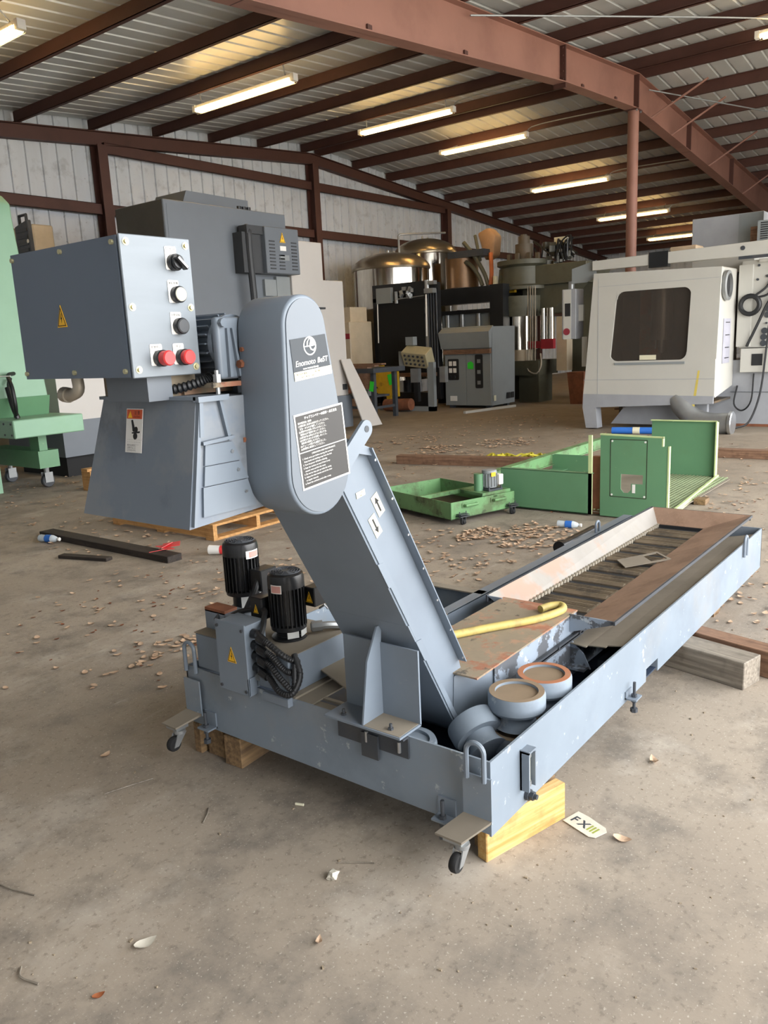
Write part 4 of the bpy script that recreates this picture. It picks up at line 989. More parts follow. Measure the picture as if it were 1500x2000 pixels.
# grit, crumbs and chips of bark: nobody could count them
def litter(name, spots, m, lab, cat, s0, s1, n_each):
    b = MB()
    for (x, y, rx, ry, n) in spots:
        for q in range(n):
            a = random.uniform(0, 2*math.pi); rr = math.sqrt(random.random())
            leaf(x+rx*rr*math.cos(a), y+ry*rr*math.sin(a), random.uniform(0, .01), random.uniform(s0, s1), random.uniform(0, 6.28), m, name, '', solo=False, mb=b, curl=random.uniform(.05, .5))
    o = b.solo(name, m, lab, cat); o['kind'] = 'stuff'; return o
litter('leaf_litter', [(5.35, 2.75, .4, .35, 170), (5.2, 3.15, .25, .12, 70)], 'leaf', 'heap of dry leaves on the floor in front of the green panels', 'dry leaves', .03, .07, 0)
litter('leaf_litter', [(4.7, 3.35, .55, .4, 60), (4.1, 2.9, .5, .35, 40), (3.6, 3.6, .7, .6, 60), (4.6, 2.6, .5, .3, 40)], 'leaf', 'dry leaves strewn on the floor behind the inclined conveyor', 'dry leaves', .025, .06, 0)
litter('leaf_litter', [(2.45, 3.3, .25, .12, 40), (2.3, 4.0, .8, .8, 40), (3.2, 4.2, .7, .7, 50), (2.2, 3.1, .4, .4, 24)], 'leaf', 'dry leaves strewn on the floor left of the pumps', 'dry leaves', .02, .055, 0)
litter('leaf_litter', [(9.2, 6.2, .5, .3, 90), (10.2, 5.6, .6, .4, 90), (9.6, 7.2, 1.0, .6, 70), (8.6, 5.6, .8, .4, 50), (12, 7, 2.0, 1.0, 120)], 'leaf', 'dry leaves on the floor beyond the long reddish plank', 'dry leaves', .03, .09, 0)
litter('leaf_litter', [(4.6, .95, .5, .35, 60), (5.6, 1.2, .8, .5, 60), (7.5, 1.9, 1.0, .4, 70), (9.5, 2.0, 1.5, .6, 60), (3.7, .5, .3, .2, 26)], 'leaf', 'dry leaves strewn on the floor right of the long tank', 'dry leaves', .02, .06, 0)
litter('leaf_litter', [(4.2, 7.2, 1.0, 1.2, 80), (5.0, 9.0, .8, .8, 60), (3.6, 5.6, .5, .6, 40)], 'leaf', 'dry leaves around the dark planks at the left', 'dry leaves', .025, .06, 0)
litter('leaf_litter', [(8.5, 4.9, 4.5, 2.6, 260), (6.5, 6.6, 2.5, 1.4, 120)], 'leaf', 'thin scatter of leaf scraps over the open middle of the floor', 'dry leaves', .02, .06, 0)
litter('bark_chips', [(8.5, 4.9, 4.5, 2.6, 200), (3.8, 3.4, 1.6, 1.4, 90), (6.5, 1.0, 3, .8, 90), (2.4, 3.8, 1.2, 1.0, 60)], 'brown_rust', 'dark brown bark chips scattered over the floor', 'bark chips', .012, .035, 0)
b = MB()
for q in range(420):
    x = random.uniform(.75, 4.2); y = random.uniform(-.6, 3.6)
    if x > 1.68 and 1.0 < y < 2.36: continue
    s_ = random.choice([.002, .003, .003, .005]); b.obox((x, y, s_*.4), (s_, s_*random.uniform(.6, 2.5), s_*.8), (0, 0, random.uniform(0, 3)))
o = b.solo('grit', 'soil', 'fine grit and crumbs scattered over the near floor', 'grit'); o['kind'] = 'stuff'

# ------------------------------------------------------------------ planks and litter at the left
def plank(p0, p1, w, h, m, lab, z=0, cat='plank'):
    p0, p1 = Vector((*p0, 0)), Vector((*p1, 0)); d = p1-p0; l = d.length
    b = MB(); b.box(-w/2, w/2, -l/2, l/2, 0, h)
    o = b._obj('plank', m, b.v, None, .003, 1, True, None); c = (p0+p1)/2
    o.location = (c.x, c.y, z); o.rotation_euler = (0, 0, math.atan2(-d.x, d.y)); tag(o, lab, cat); return o
plank((3.50, 6.45), (3.50, 4.70), .13, .05, 'plank_dark', 'long dark soaked plank on the floor at the left')
plank((3.14, 5.62), (3.27, 5.18), .07, .025, 'plank_dark', 'short dark broken board in front of the long dark plank')
def bottle(p, a, lab, s=1.0):
    t = thing('plastic_bottle', lab, 'bottle', (*p, 0), a)
    b = MB(); b.lathe([(.0001, -.1*s), (.03*s, -.1*s), (.032*s, -.09*s), (.029*s, -.04*s), (.032*s, 0), (.032*s, .04*s), (.02*s, .075*s), (.012*s, .085*s), (.012*s, .1*s)], (0, 0, .033*s), (1, 0, 0), 20); b.build('bottle_body', 'bottle', t, local=True)
    b = MB(); b.lathe([(.0001, .095*s), (.015*s, .095*s), (.015*s, .112*s), (.0001, .112*s)], (0, 0, .033*s), (1, 0, 0), 16); b.build('bottle_cap', 'white', t, local=True)
    b = MB(); b.lathe([(.0325*s, -.03*s), (.0325*s, .03*s)], (0, 0, .033*s), (1, 0, 0), 20); b.f = b.f[:-2]; b.build('bottle_label', 'blue_roll', t, local=True)
bottle((3.37, 6.18), R(-75), 'empty plastic water bottle lying on the end of the long dark plank')
bottle((5.72, 2.62), R(-80), 'crushed clear bottle on the floor in front of the green panel', .9)
b = MB()
for q in range(5): b.obox((3.58+random.uniform(-.06, .06), 4.86+random.uniform(-.1, .1), .025+.012*q), (.10, .13, .004), (random.uniform(-.4, .4), random.uniform(-.4, .4), q))
b.solo('plastic_scrap', 'red', 'torn red plastic scrap at the right end of the long dark plank', 'litter', smooth=False)
t = thing('paper_cup', 'white and red cup lying on the floor left of the tall pump', 'cup', (3.80, 4.58, .04))
MB().cyl((3.76, 4.62, .038), (3.82, 4.50, .038), .036, .03, n=20).build('cup_body', 'white', t); MB().cyl((3.80, 4.54, .038), (3.823, 4.496, .038), .0335, .0325, n=20).build('cup_band', 'red', t)
def pallet(name, x0, x1, y0, y1, lab):
    t = thing(name, lab, 'pallet', ((x0+x1)/2, (y0+y1)/2, 0))
    n = 6
    for q in range(n):
        y = y0+(y1-y0-.1)*q/(n-1); box(x0, x1, y, y+.1, .115, .135).build('deck_board', 'pallet', t, bevel=.002)
    for q in range(3):
        x = x0+(x1-x0-.04)*q/2; box(x, x+.04, y0, y1, .02, .115).build('stringer', 'pallet', t)
    for q in (0, 1, 2):
        y = y0+(y1-y0-.1)*q/2; box(x0, x1, y, y+.1, 0, .02).build('bottom_board', 'pallet', t)
pallet('pallet', 4.06, 5.05, 4.92, 6.30, 'new pine pallet on the floor under the discharge chute')
b = MB(); 
t = thing('pallet', 'end of a pine pallet showing left of the discharge chute', 'pallet', (5.3, 8.2, 0))
box(5.0, 5.9, 8.15, 8.27, .22, .25).build('deck_board', 'pallet', t); box(5.0, 5.05, 8.1, 8.27, .06, .22).build('stringer', 'pallet', t); box(5.0, 5.9, 8.15, 8.27, 0, .06).build('bottom_board', 'pallet', t)

# ------------------------------------------------------------------ low green tank with motor
gz = R(-17.5)
G = thing('green_tank', 'low stained green tank on casters with a small grey motor on its rim', 'tank', (5.37, 3.50, 0), gz)
gw, gl, g0, g1, gt = .72, 1.02, .045, .19, .008
for nm, bx in (('tank_wall', (0, gt, 0, gl, g0, g1)), ('tank_wall', (0, gw, 0, gt, g0, g1)), ('tank_wall', (gw-gt, gw, 0, gl, g0, g1)), ('tank_wall', (0, gw, gl-gt, gl, g0, g1))):
    box(*bx).build(nm, 'green_dirty', G, local=True)
box(0, gw, 0, gl, g0, g0+.006).build('tank_floor', 'muck', G, local=True)
b = MB(); b.box(0, gw*.72, .44, .47, .15, .185); b.box(gw*.66, gw*.72, 0, .46, .15, .185); b.build('divider', 'green_dirty', G, local=True)
b = MB(); b.box(gw*.70, gw, .02, .46, .183, .188); b.box(gw*.52, gw-.02, .03, .22, .188, .212); b.build('motor_deck', 'green_dirty', G, local=True)
b = MB()
for x in (.14, .46): b.tube([(x, -.004, .15), (x, -.03, .15), (x+.13, -.03, .15), (x+.13, -.004, .15)], .012, 8); b.box(x-.02, x+.15, -.006, 0, .13, .17)
b.pieces('side_handle', 'green_dirty', G, local=True)
for x, y in ((.10, -.035), (.66, -.035), (.1, gl+.03), (.66, gl+.03)):
    b = MB(); b.box(x-.05, x+.05, y-.03, y+.04, .068, .075); b.box(x-.045, x+.045, y-.03, y+.03, .085, .09)
    for sx in (-.035, .035): b.cyl((x+sx, y, .055), (x+sx, y, .11), .005, n=6)
    b.box(x-.02, x-.016, y-.015, y+.015, .01, .068); b.box(x+.016, x+.02, y-.015, y+.015, .01, .068)
    w = b.build('caster', 'grey_dark', G, local=True)
    MB().cyl((x-.013, y, .024), (x+.013, y, .024), .024, n=16).build('caster_wheel', 'black_flat', w, local=True)
m = MB(); m.cyl((.55, .13, .235), (.55, .13, .37), .062, n=24); m.lathe([(.062, .355), (.066, .36), (.062, .385), (.03, .39), (.0001, .39)], (.55, .13, 0))
for q in range(16): a = q*math.pi/8; m.obox((.55+.064*math.cos(a), .13+.064*math.sin(a), .30), (.012, .004, .11), (0, 0, a))
mo = m.build('pump_motor', 'cabinet', G, local=True, label='small grey vertical motor')
MB().obox((.62, .09, .30), (.05, .07, .09)).build('terminal_box', 'white', mo, local=True, bevel=.004)
b = MB(); b.box(.47, .63, .05, .21, .212, .228)
for sx in (.48, .62):
    for sy in (.06, .2): b.cyl((sx, sy, .225), (sx, sy, .25), .008, n=6)
b.build('motor_foot', 'grey_dark', mo, local=True)
MB().poly([(0, 0), (.05, 0), (.05, .035), (0, .035)], ((.51, .062, .335), (1, 0, 0), (0, 0, 1)), 0, .002).build('yellow_label', 'yellow', mo, local=True)
MB().cyl((.45, .16, .2), (.45, .16, .36), .04, n=14).build('riser_pipe', 'green', G, local=True)

# ------------------------------------------------------------------ green sheet-metal pan with upright panels
K = thing('green_pan', 'large green sheet-metal pan with upright side panels and a perforated floor', 'machine pan', (6.9, 2.9, 0))
gx = 6.19
b = MB(); b.box(gx, gx+.006, 2.635, 3.49, .015, .36); b.box(gx, gx+.06, 2.635, 3.49, .356, .362); b.build('low_panel', 'green', K)
b = MB(); b.box(gx, gx+.02, 2.635, 2.665, .015, .68); b.build('panel_post', 'green_edge', K)
MB().box(gx+.05, gx+.10, 2.555, 2.645, .015, .5).build('dark_gap_post', 'brown_rust', K)
fr = FX(gx, 0, 0)       # u = -y
outer = [(-2.56, .015), (-2.005, .015), (-2.005, .61), (-2.06, .61), (-2.06, .68), (-2.56, .69)]
hole = [(-2.385, .375), (-2.385, .25), (-2.36, .222), (-2.325, .222), (-2.30, .25), (-2.30, .30), (-2.205, .30), (-2.205, .375)]
b = MB()
b.poly([(-2.56, .015), (-2.005, .015), (-2.005, .222), (-2.56, .222)], fr, -.005, 0); b.poly([(-2.56, .222), (-2.385, .222), (-2.385, .375), (-2.56, .375)], fr, -.005, 0)
b.poly([(-2.205, .222), (-2.005, .222), (-2.005, .375), (-2.205, .375)], fr, -.005, 0); b.poly([(-2.30, .222), (-2.205, .222), (-2.205, .30), (-2.30, .30)], fr, -.005, 0)
b.poly([(-2.385, .222), (-2.36, .222), (-2.385, .25)], fr, -.005, 0); b.poly([(-2.325, .222), (-2.30, .222), (-2.30, .25)], fr, -.005, 0)
b.poly([(-2.56, .375), (-2.005, .375), (-2.005, .61), (-2.06, .61), (-2.06, .68), (-2.56, .69)], fr, -.005, 0)
tp_ = b.build('tall_panel', 'green', K)
b = MB(); b.poly([(-2.565, .685), (-2.05, .675), (-2.05, .685), (-2.565, .697)], fr, -.03, .002); b.poly([(-2.06, .61), (-2.05, .61), (-2.05, .68), (-2.06, .68)], fr, -.03, .002); b.poly([(-2.012, .015), (-2.0, .015), (-2.0, .612), (-2.012, .612)], fr, -.03, .003); b.build('folded_edge', 'green_edge', tp_)
b = MB()
for u in (-2.46, -2.19):
    for z in (.2, .64): b.cyl((gx, -u, z), (gx-.004, -u, z), .008, n=10)
b.pieces('panel_screw', 'white', tp_)
b = MB(); o_ = [(-2.475, .185), (-2.175, .185), (-2.175, .655), (-2.475, .655)]
for q in range(4):
    a, c = Vector(o_[q]), Vector(o_[(q+1) % 4]); d = (c-a).normalized(); n_ = Vector((-d.y, d.x))*.0025
    b.poly([tuple(a-n_), tuple(c-n_), tuple(c+n_), tuple(a+n_)], fr, 0, .0015)
b.build('hatch_seam', 'muck', tp_)
MB().poly([(-2.29, .225), (-2.265, .225), (-2.265, .295), (-2.29, .295)], fr, .001, .003).build('small_tag', 'white', tp_)
bx = 8.15
b = MB(); b.box(bx, bx+.006, 2.17, 2.82, .015, .60); b.build('back_panel', 'green', K)
b = MB(); b.box(bx-.03, bx+.008, 2.165, 2.825, .596, .606); b.box(bx-.06, bx+.006, 2.165, 2.177, .03, .606); b.build('folded_edge', 'green_edge', K)
b = MB()
for q in range(17): y = 2.06+q*.035; b.box(gx+.03, bx, y, y+.012, .05, .056)
for q in range(40): x = gx+.05+q*.048; b.box(x, x+.014, 2.05, 2.63, .048, .054)
b.build('perforated_floor', 'mesh_floor', K)
MB().box(gx+.03, bx, 2.04, 2.64, .03, .036).build('floor_backing', 'dusty', K)
b = MB(); b.hexa([(gx+.02, 2.0, .02), (bx+.02, 2.15, .02), (bx+.02, 2.17, .02), (gx+.02, 2.02, .02)], [(gx+.02, 2.0, .07), (bx+.02, 2.15, .07), (bx+.02, 2.17, .07), (gx+.02, 2.02, .07)]); b.build('floor_edge', 'green_edge', K)
b = MB(); b.box(6.3, 9.1, 3.62, 3.64, .19, .30); b.box(6.3, 9.1, 3.60, 3.66, .19, .197); b.box(6.3, 9.1, 3.60, 3.68, .295, .303); b.build('long_rail', 'green_dirty', K)
b = MB(); b.box(7.5, 7.506, 3.2, 3.62, .03, .3); b.box(gx, 7.5, 3.45, 3.6, .15, .156); b.build('inner_panel', 'green', K)
MB().box(gx, 9.0, 2.66, 3.60, .016, .022).build('pan_floor', 'dusty', K)
lumber(7.05, 1.99, 0, .12, .1, .05, 0, 'pine_old', 'small block under the edge of the perforated green floor')
plank((8.0, 5.98), (8.36, 4.2), .13, .11, 'plank_red', 'long reddish plank lying behind the low green tank')
plank((9.8, 2.75), (9.85, 1.0), .14, .1, 'plank_red', 'reddish plank on the floor at the right edge')
b = MB()
for q in range(26):
    t_3 = q/25; x = 8.75+t_3*.35+random.uniform(-.08, .08); y = 5.15-t_3*1.1+random.uniform(-.06, .06)
    b.tube(bez([(x, y, .01), (x+random.uniform(-.1, .1), y-.07, .05), (x+random.uniform(-.12, .12), y-.15, .02)], 6), .016, 4)
o = b.solo('caution_tape', 'tape', 'tangle of yellow tape on the floor behind the reddish plank', 'tape')
# ------------------------------------------------------------------ green hopper on casters at the left edge
H = thing('chip_hopper', 'tall pale green hopper on a green caster frame at the left edge', 'hopper', (4.6, 9.4, 0))
# outline seen from the -X side: (y, z)
b = MB(); b.prism([(8.93, 1.05), (9.20, 3.1), (9.20, 3.25), (9.35, 3.36), (11.2, 3.36), (11.2, 1.05)], 'x', 4.4, 5.1)
b.build('hopper_body', 'green_hop', H, bevel=.02)
b = MB(); b.hexa([(4.40, 8.98, .84), (5.1, 8.98, .84), (5.1, 11.2, .84), (4.40, 11.2, .84)], [(4.36, 8.9, 1.08), (5.1, 8.9, 1.08), (5.1, 11.2, 1.08), (4.36, 11.2, 1.08)]); b.build('hopper_skirt', 'green', H)
b = MB(); b.box(4.36, 5.2, 8.42, 11.2, .66, .86); fb = b.build('frame_beam', 'green_hop', H, bevel=.01)
b = MB()
for y in (8.47, 8.62):
    for z in (.70, .82): b.cyl((4.36, y, z), (4.352, y, z), .012, n=8)
b.pieces('beam_bolt', 'grey_dark', fb)
b = MB(); b.box(4.8, 4.9, 8.75, 8.95, .28, .66); b.box(4.75, 5.0, 8.70, 9.9, .26, .46); b.build('caster_leg', 'green', H)
b = MB(); b.prism([(9.0, .66), (9.15, .40), (9.4, .28), (9.75, .28), (10.2, .66)], 'x', 4.42, 4.5); b.build('hopper_belly', 'green_hop', H, bevel=.02)
b = MB(); b.box(4.38, 4.46, 9.05, 9.2, 0, .64); b.build('frame_leg', 'green_hop', H)
for y in (8.93, 9.78):
    b = MB(); b.cyl((4.95, y, .16), (4.95, y, .3), .03, n=10); b.box(4.9, 5.0, y-.045, y-.035, .06, .18); b.box(4.9, 5.0, y+.035, y+.045, .06, .18)
    f = b.build('caster_fork', 'gal', H)
    MB().lathe([(.02, -.03), (.07, -.03), (.078, -.02), (.078, .02), (.07, .03), (.02, .03)], (4.95, y, .078), (0, 1, 0), 20).build('caster_wheel', 'grey_dark', f)
MB().tube(bez([(4.7, 8.9, 1.35), (4.55, 8.75, 1.33), (4.5, 8.6, 1.2), (4.5, 8.58, 1.0), (4.55, 8.7, .88), (4.6, 8.8, .95), (4.6, 8.86, 1.2), (4.65, 8.9, 1.3)], 40), .022, 8).build('power_cable', 'cable', H)
MB().tube(bez([(4.55, 8.80, 1.2), (4.53, 8.70, 1.0), (4.55, 8.66, .86)], 12), .028, 8).build('cable_plug', 'black', H)
b = MB(); b.obox((4.38, 8.94, 1.13), (.006, .11, .16), (R(20), 0, 0)); tg = b.build('price_tag', 'white', H)
MB().obox((4.376, 8.94, 1.09), (.004, .04, .04), (R(20), 0, 0)).build('tag_print', 'ink', tg); MB().tube([(4.38, 8.93, 1.2), (4.42, 8.78, 1.33), (4.5, 8.6, 1.33)], .006, 5).build('tag_string', 'white', tg)

# ------------------------------------------------------------------ large grey machine tool behind the control box
Vm = thing('machine_tool', 'big slate-grey and white machine tool behind the control box', 'machine tool', (7.8, 9.9, 0))
yv = 9.3
def onY(x): return x
b = MB(); b.box(7.33, 9.7, yv, 10.4, .9, 3.56); b.build('column', 'vmc', Vm, bevel=.01)
MB().box(7.322, 7.33, yv+.02, 10.38, 2.4, 3.55).build('column_side_shade', 'vmc_black', Vm)  # dark sheet painting the shade on the column's unlit side
b = MB(); b.prism([(7.9, 3.56), (9.2, 3.56), (9.2, 3.76), (8.0, 3.78)], 'y', yv+.3, yv+1.0); b.build('top_housing', 'vmc', Vm)
b = MB()
for q in range(3): b.cyl((9.0+q*.1, yv+.3, 3.56), (9.0+q*.1, yv+.3, 3.66), .04, n=10)
b.pieces('hose_fitting', 'black', Vm)
b = MB(); b.box(7.38, 8.2, yv-.004, yv, 2.0, 3.5); b.build('column_panel', 'vmc', Vm)
e_ = box(8.95, 9.68, yv-.28, yv, 2.62, 3.30).build('electric_box', 'vmc', Vm, bevel=.01)
b = MB(); b.box(8.55, 8.95, yv-.2, yv, 2.62, 3.2); b.build('box_recess', 'vmc_black', Vm)
b = MB()
for xa in (9.02, 9.22, 9.5):
    for q in range(9 if xa != 9.22 else 5): b.box(xa, xa+.12, yv-.286, yv-.28, 2.68+q*.05, 2.70+q*.05)
b.pieces('louvre', 'vmc_black', e_)
hz_o = (9.31, yv-.283, 3.08)
hazard((hz_o, (1, 0, 0), (0, 0, 1)), .12, e_, .006)
MB().box(9.25, 9.38, yv-.286, yv-.28, 2.96, 3.03).build('box_label', 'white', e_); MB().box(9.24, 9.44, yv-.286, yv-.28, 2.82, 2.90).build('rating_plate', 'cabinet', e_)
b = MB(); b.tube(bez([(8.72, yv-.12, 3.28), (8.68, yv-.2, 3.2), (8.68, yv-.2, 2.9), (8.70, yv-.2, 2.4), (8.72, yv-.2, 1.9)], 20), .055, 10); b.box(8.62, 8.95, yv-.24, yv-.06, 3.18, 3.3); b.build('conduit', 'vmc_black', Vm)
b = MB(); b.box(9.1, 9.35, yv-.05, yv, 2.3, 2.55); b.box(9.35, 9.65, yv-.06, yv, 2.22, 2.6); b.build('junction_plate', 'cabinet', Vm)
for bx_, nm in (((9.66, 10.42, yv-.1, 10.6, 1.2, 3.17), 'white_enclosure'), ((10.42, 10.98, yv-.05, 10.6, .62, 2.58), 'white_enclosure')):
    box(*bx_).build(nm, 'vmc_white', Vm, bevel=.01)
b = MB(); b.box(10.25, 10.4, yv-.13, yv-.1, 2.1, 2.13); b.box(10.82, 10.92, yv-.07, yv-.05, .72, .82); b.pieces('panel_mark', 'vmc_black', Vm)
b = MB(); b.box(9.6, 11.0, yv-.1, 10.6, .06, .62); b.build('machine_base', 'vmc', Vm)
b = MB(); b.box(5.4, 7.6, yv-.05, 10.6, .72, 1.55); b.build('white_guard', 'vmc_white', Vm)
b = MB(); b.box(5.4, 9.7, yv-.06, 10.6, .27, .72); b.build('base_skirt', 'vmc', Vm)
b = MB(); b.box(5.5, 9.6, yv+.1, 10.5, 0, .27); b.build('base_shadow', 'black_flat', Vm)  # black block standing in for the shadow under the overhanging base
b = MB(); b.box(6.5, 9.66, yv-.02, 10.38, .7, 1.9); b.build('machine_body', 'vmc', Vm)
lp = MB().sheet([(10.95, 8.9, .05), (11.45, 8.9, .05), (11.0, 9.2, 1.25), (10.75, 9.2, 1.25)], .02)
lp.solo('metal_sheet', 'vmc_white', 'slanted pale metal panel leaning beside the machine tool right of the chain cover', 'panel')
# beige electrical cabinet far left
Bc = thing('control_cabinet', 'beige cabinet with a brown front panel and carrying handle, top left behind the control box', 'cabinet', (7.2, 12.5, 0))
box(7.07, 7.42, 12.2, 12.9, 0, 3.56).build('cabinet_body', 'beige', Bc, bevel=.02)
b = MB(); b.prism([(12.2, 3.1), (12.65, 3.1), (12.6, 3.55), (12.22, 3.62)], 'x', 7.0, 7.07); b.build('front_panel', 'grey_dark', Bc, bevel=.01)
b = MB(); b.tube([(7.03, 12.28, 3.58), (7.03, 12.28, 3.70), (7.03, 12.48, 3.70), (7.03, 12.48, 3.56)], .025, 6); b.build('handle', 'black', Bc)
b = MB()
for q in range(4): b.box(6.99, 7.0, 12.25, 12.55, 3.15+q*.1, 3.2+q*.1)
b.pieces('button_row', 'black', Bc); MB().cyl((6.99, 12.24, 3.3), (6.985, 12.24, 3.3), .03, n=10).build('lamp_lens', 'white', Bc)
MB().box(5.6, 6.4, 11.4, 12.1, 0, 2.9).solo('white_panel_box', 'ivory', 'white machine panel showing as a thin strip beside the green hopper', 'panel')

# ------------------------------------------------------------------ stainless tanks
def vessel(x, y, r, zb_, zs, ztop, lab):
    t = thing('steel_tank', lab, 'tank', (x, y, 0), 0)
    n = 10; d = [(r*1.0, zs)]
    prof = [(r*.99, zb_), (r*.99, zs-.04)]
    MB().lathe(prof, (x, y, 0), n=64).build('tank_shell', 'stainless', t)
    dm = [(r*.99, zs-.05), (r*1.02, zs-.04), (r*1.03, zs)]+[(r*1.02*math.cos(R(a)), zs+(ztop-zs)*math.sin(R(a))) for a in range(8, 90, 8)]+[(.0001, ztop)]
    MB().lathe(dm, (x, y, 0), n=64).build('domed_lid', 'stain_dome', t)
    b = MB(); b.cyl((x-.1, y, ztop-.01), (x-.1, y, ztop+.05), .03, n=8); b.cyl((x+.15, y, ztop-.02), (x+.15, y, ztop+.05), .03, n=8); b.pieces('lid_fitting', 'steel', t)
    for q in range(3):
        a = q*2.1; MB().cyl((x+r*.8*math.cos(a), y+r*.8*math.sin(a), 0), (x+r*.8*math.cos(a), y+r*.8*math.sin(a), zb_+.1), .06, n=10).build('leg', 'grey_dark', t)
    return t
vessel(16.15, 12.05, .93, .6, 3.25, 3.62, 'nearer wide stainless steel tank with a shallow domed lid')
vessel(18.0, 12.3, .80, .6, 3.72, 4.1, 'farther, taller stainless steel tank behind the nearer domed one')
MB().tube(bez([(16.3, 11.9, 3.55), (16.3, 11.9, 3.9), (16.32, 11.9, 4.02), (16.5, 11.8, 4.05), (17.6, 11.4, 4.12)], 16), .025, 8).solo('vent_pipe', 'gal', 'thin bent grey pipe rising above the nearer steel tank', 'pipe')
# copper-brown hydraulic unit beside the tanks
Cu = thing('copper_drum', 'copper-coloured drum with pipes and a tan fan cowl above the black presses', 'drum', (17.2, 10.6, 2.7))
MB().lathe([(.40, 2.72), (.40, 3.45), (.0001, 3.45)], (17.3, 10.75, 0), n=40).build('drum_body', mat('copper_sheet', '#7d6248', .4, metal=.5, var=.1), Cu)
b = MB(); b.prism([(10.05, 3.3), (10.25, 3.95), (9.95, 4.05), (9.75, 3.85), (9.80, 3.4)], 'x', 17.2, 17.55); b.build('fan_cowl', mat('tan_plastic', '#a98562', .6), Cu, bevel=.06, seg=2)
for i, p in enumerate(([(17, 10.5, 3.75), (17, 10.2, 3.4), (17.0, 9.95, 3.0), (17.0, 9.85, 2.72)], [(17, 10.45, 3.3), (17, 10.3, 3.2), (17, 10.1, 2.95), (17, 10.0, 2.72)], [(17.2, 10.3, 3.9), (17.1, 10.15, 3.5), (17, 10.05, 3.3)])):
    MB().tube(bez(p, 14), .05 if i < 2 else .04, 8).build('duct', 'olive', Cu)
MB().tube(bez([(17.1, 9.82, 3.45), (17, 9.75, 3.0), (17, 9.78, 2.72)], 10), .05, 8).build('orange_hose', mat('orange_hose_rubber', '#b8673a', .5), Cu)
MB().box(16.9, 17.4, 9.9, 10.9, 3.4, 3.55).build('motor_block', 'grey_dark', Cu)

# ------------------------------------------------------------------ black presses
Bp = thing('black_press', 'big black press with a black front curtain under the nearer steel tank', 'press', (15.4, 11, 0))
box(15.02, 15.06, 10.35, 11.6, .80, 2.42).build('front_curtain', 'void', Bp)
b = MB(); b.box(15.05, 15.22, 10.28, 11.8, 2.42, 2.80); b.box(15.05, 15.22, 11.62, 11.8, .1, 2.5); b.box(15.1, 15.22, 10.02, 10.30, .2, 2.75); b.box(15.05, 15.22, 10.2, 11.7, .0, .35); b.build('press_frame', 'black', Bp)
b = MB()
for q in range(4): b.cyl((15.08, 10.05+q*.07, .9), (15.08, 10.05+q*.07, 2.6), .02, n=8)
b.pieces('guide_rod', 'grey_dark', Bp)
b = MB(); b.box(14.95, 15.05, 11.2, 11.62, 2.38, 2.72); b.build('grey_box', 'cabinet', Bp)
b = MB()
for q in range(9): b.obox((15.0, 10.62+random.uniform(0, .36), 2.45+random.uniform(0, .22)), (.06, .1, .08), (q, 0, q*.7))
b.cyl((15, 11.08, 2.36), (15, 11.08, 2.62), .04, n=10); b.build('valve_cluster', 'gal', Bp)
b = MB(); b.tube([(14.98, 11.05, 2.45), (14.98, 10.3, 2.48)], .012, 6); b.build('air_line', 'steel', Bp)
b = MB(); b.tube([(14.98, 10.25, 2.5), (14.98, 10.27, 1.6)], .018, 6); b.tube([(14.99, 11.62, 2.38), (14.99, 11.64, 1.5)], .014, 6); b.pieces('white_conduit', 'white', Bp)
b = MB(); b.box(14.9, 15.05, 10.02, 10.25, 2.52, 2.62); b.box(14.92, 15.05, 10.0, 10.2, 2.7, 2.78); b.cyl((14.95, 10.2, 2.6), (14.95, 10.2, 2.8), .05, n=10); b.build('top_bracket', 'gal', Bp)
b = MB(); b.box(14.85, 15.2, 10.1, 11.7, .72, .80); b.build('press_bed', 'plank_red', Bp)
Bq = thing('black_press', 'second black press between the copper drum and the grey cabinet', 'press', (16.5, 10.1, 0))
b = MB(); b.box(16.3, 16.7, 9.41, 10.9, 2.3, 2.66); b.box(16.3, 16.6, 9.07, 9.41, 0, 2.68); b.box(16.3, 16.7, 9.41, 10.9, 2.07, 2.16); b.build('press_frame', 'black', Bq)
b = MB(); b.box(16.45, 16.5, 9.41, 10.8, .5, 2.07); b.build('back_panel', 'cabinet', Bq)
b = MB()
for y in (9.75, 10.2, 10.6): b.cyl((16.38, y, .5), (16.38, y, 2.07), .05, n=12)
b.pieces('press_column', 'gal', Bq)
MB().box(16.3, 16.7, 9.41, 10.9, 0, .5).build('press_base', 'black', Bq)
# yellow chain hoist block and push-button pedestal
Yb = thing('yellow_jack', 'chipped yellow lifting block with a lime green tag under the black press', 'lifting block', (14.6, 11.1, 0))
b = MB(); b.poly([(-11.45, .30), (-10.80, .30), (-10.80, .86), (-11.2, .86), (-11.2, 1.0), (-11.45, 1.0)], FX(14.55, 0, 0), -.06, 0); b.build('block_body', 'yel_paint', Yb)
b = MB()
for y, z in ((11.4, .5), (10.86, .5), (11.4, .36), (10.86, .8)): b.cyl((14.55, y, z), (14.54, y, z), .02, n=8)
b.pieces('plate_hole', 'ink', Yb); box(14.58, 14.66, 11.06, 11.16, .0, .34).build('hook', 'yel_paint', Yb)
MB().obox((14.54, 11.0, .68), (.004, .12, .24), (R(-12), 0, 0)).build('lime_tag', 'lime', Yb)
Pd = thing('button_pedestal', 'cream push-button console tilted on a grey pedestal in front of the presses', 'console', (14.4, 9.9, 0))
b = MB(); b.obox((14.4, 10.12, 1.17), (.3, .62, .36), (R(8), R(-30), 0)); cn = b.build('console_box', mat('cream_console', '#a89f80', .5, var=.1), Pd, bevel=.01)
b = MB()
from mathutils import Euler
E_ = Euler((R(8), R(-30), 0)).to_matrix()
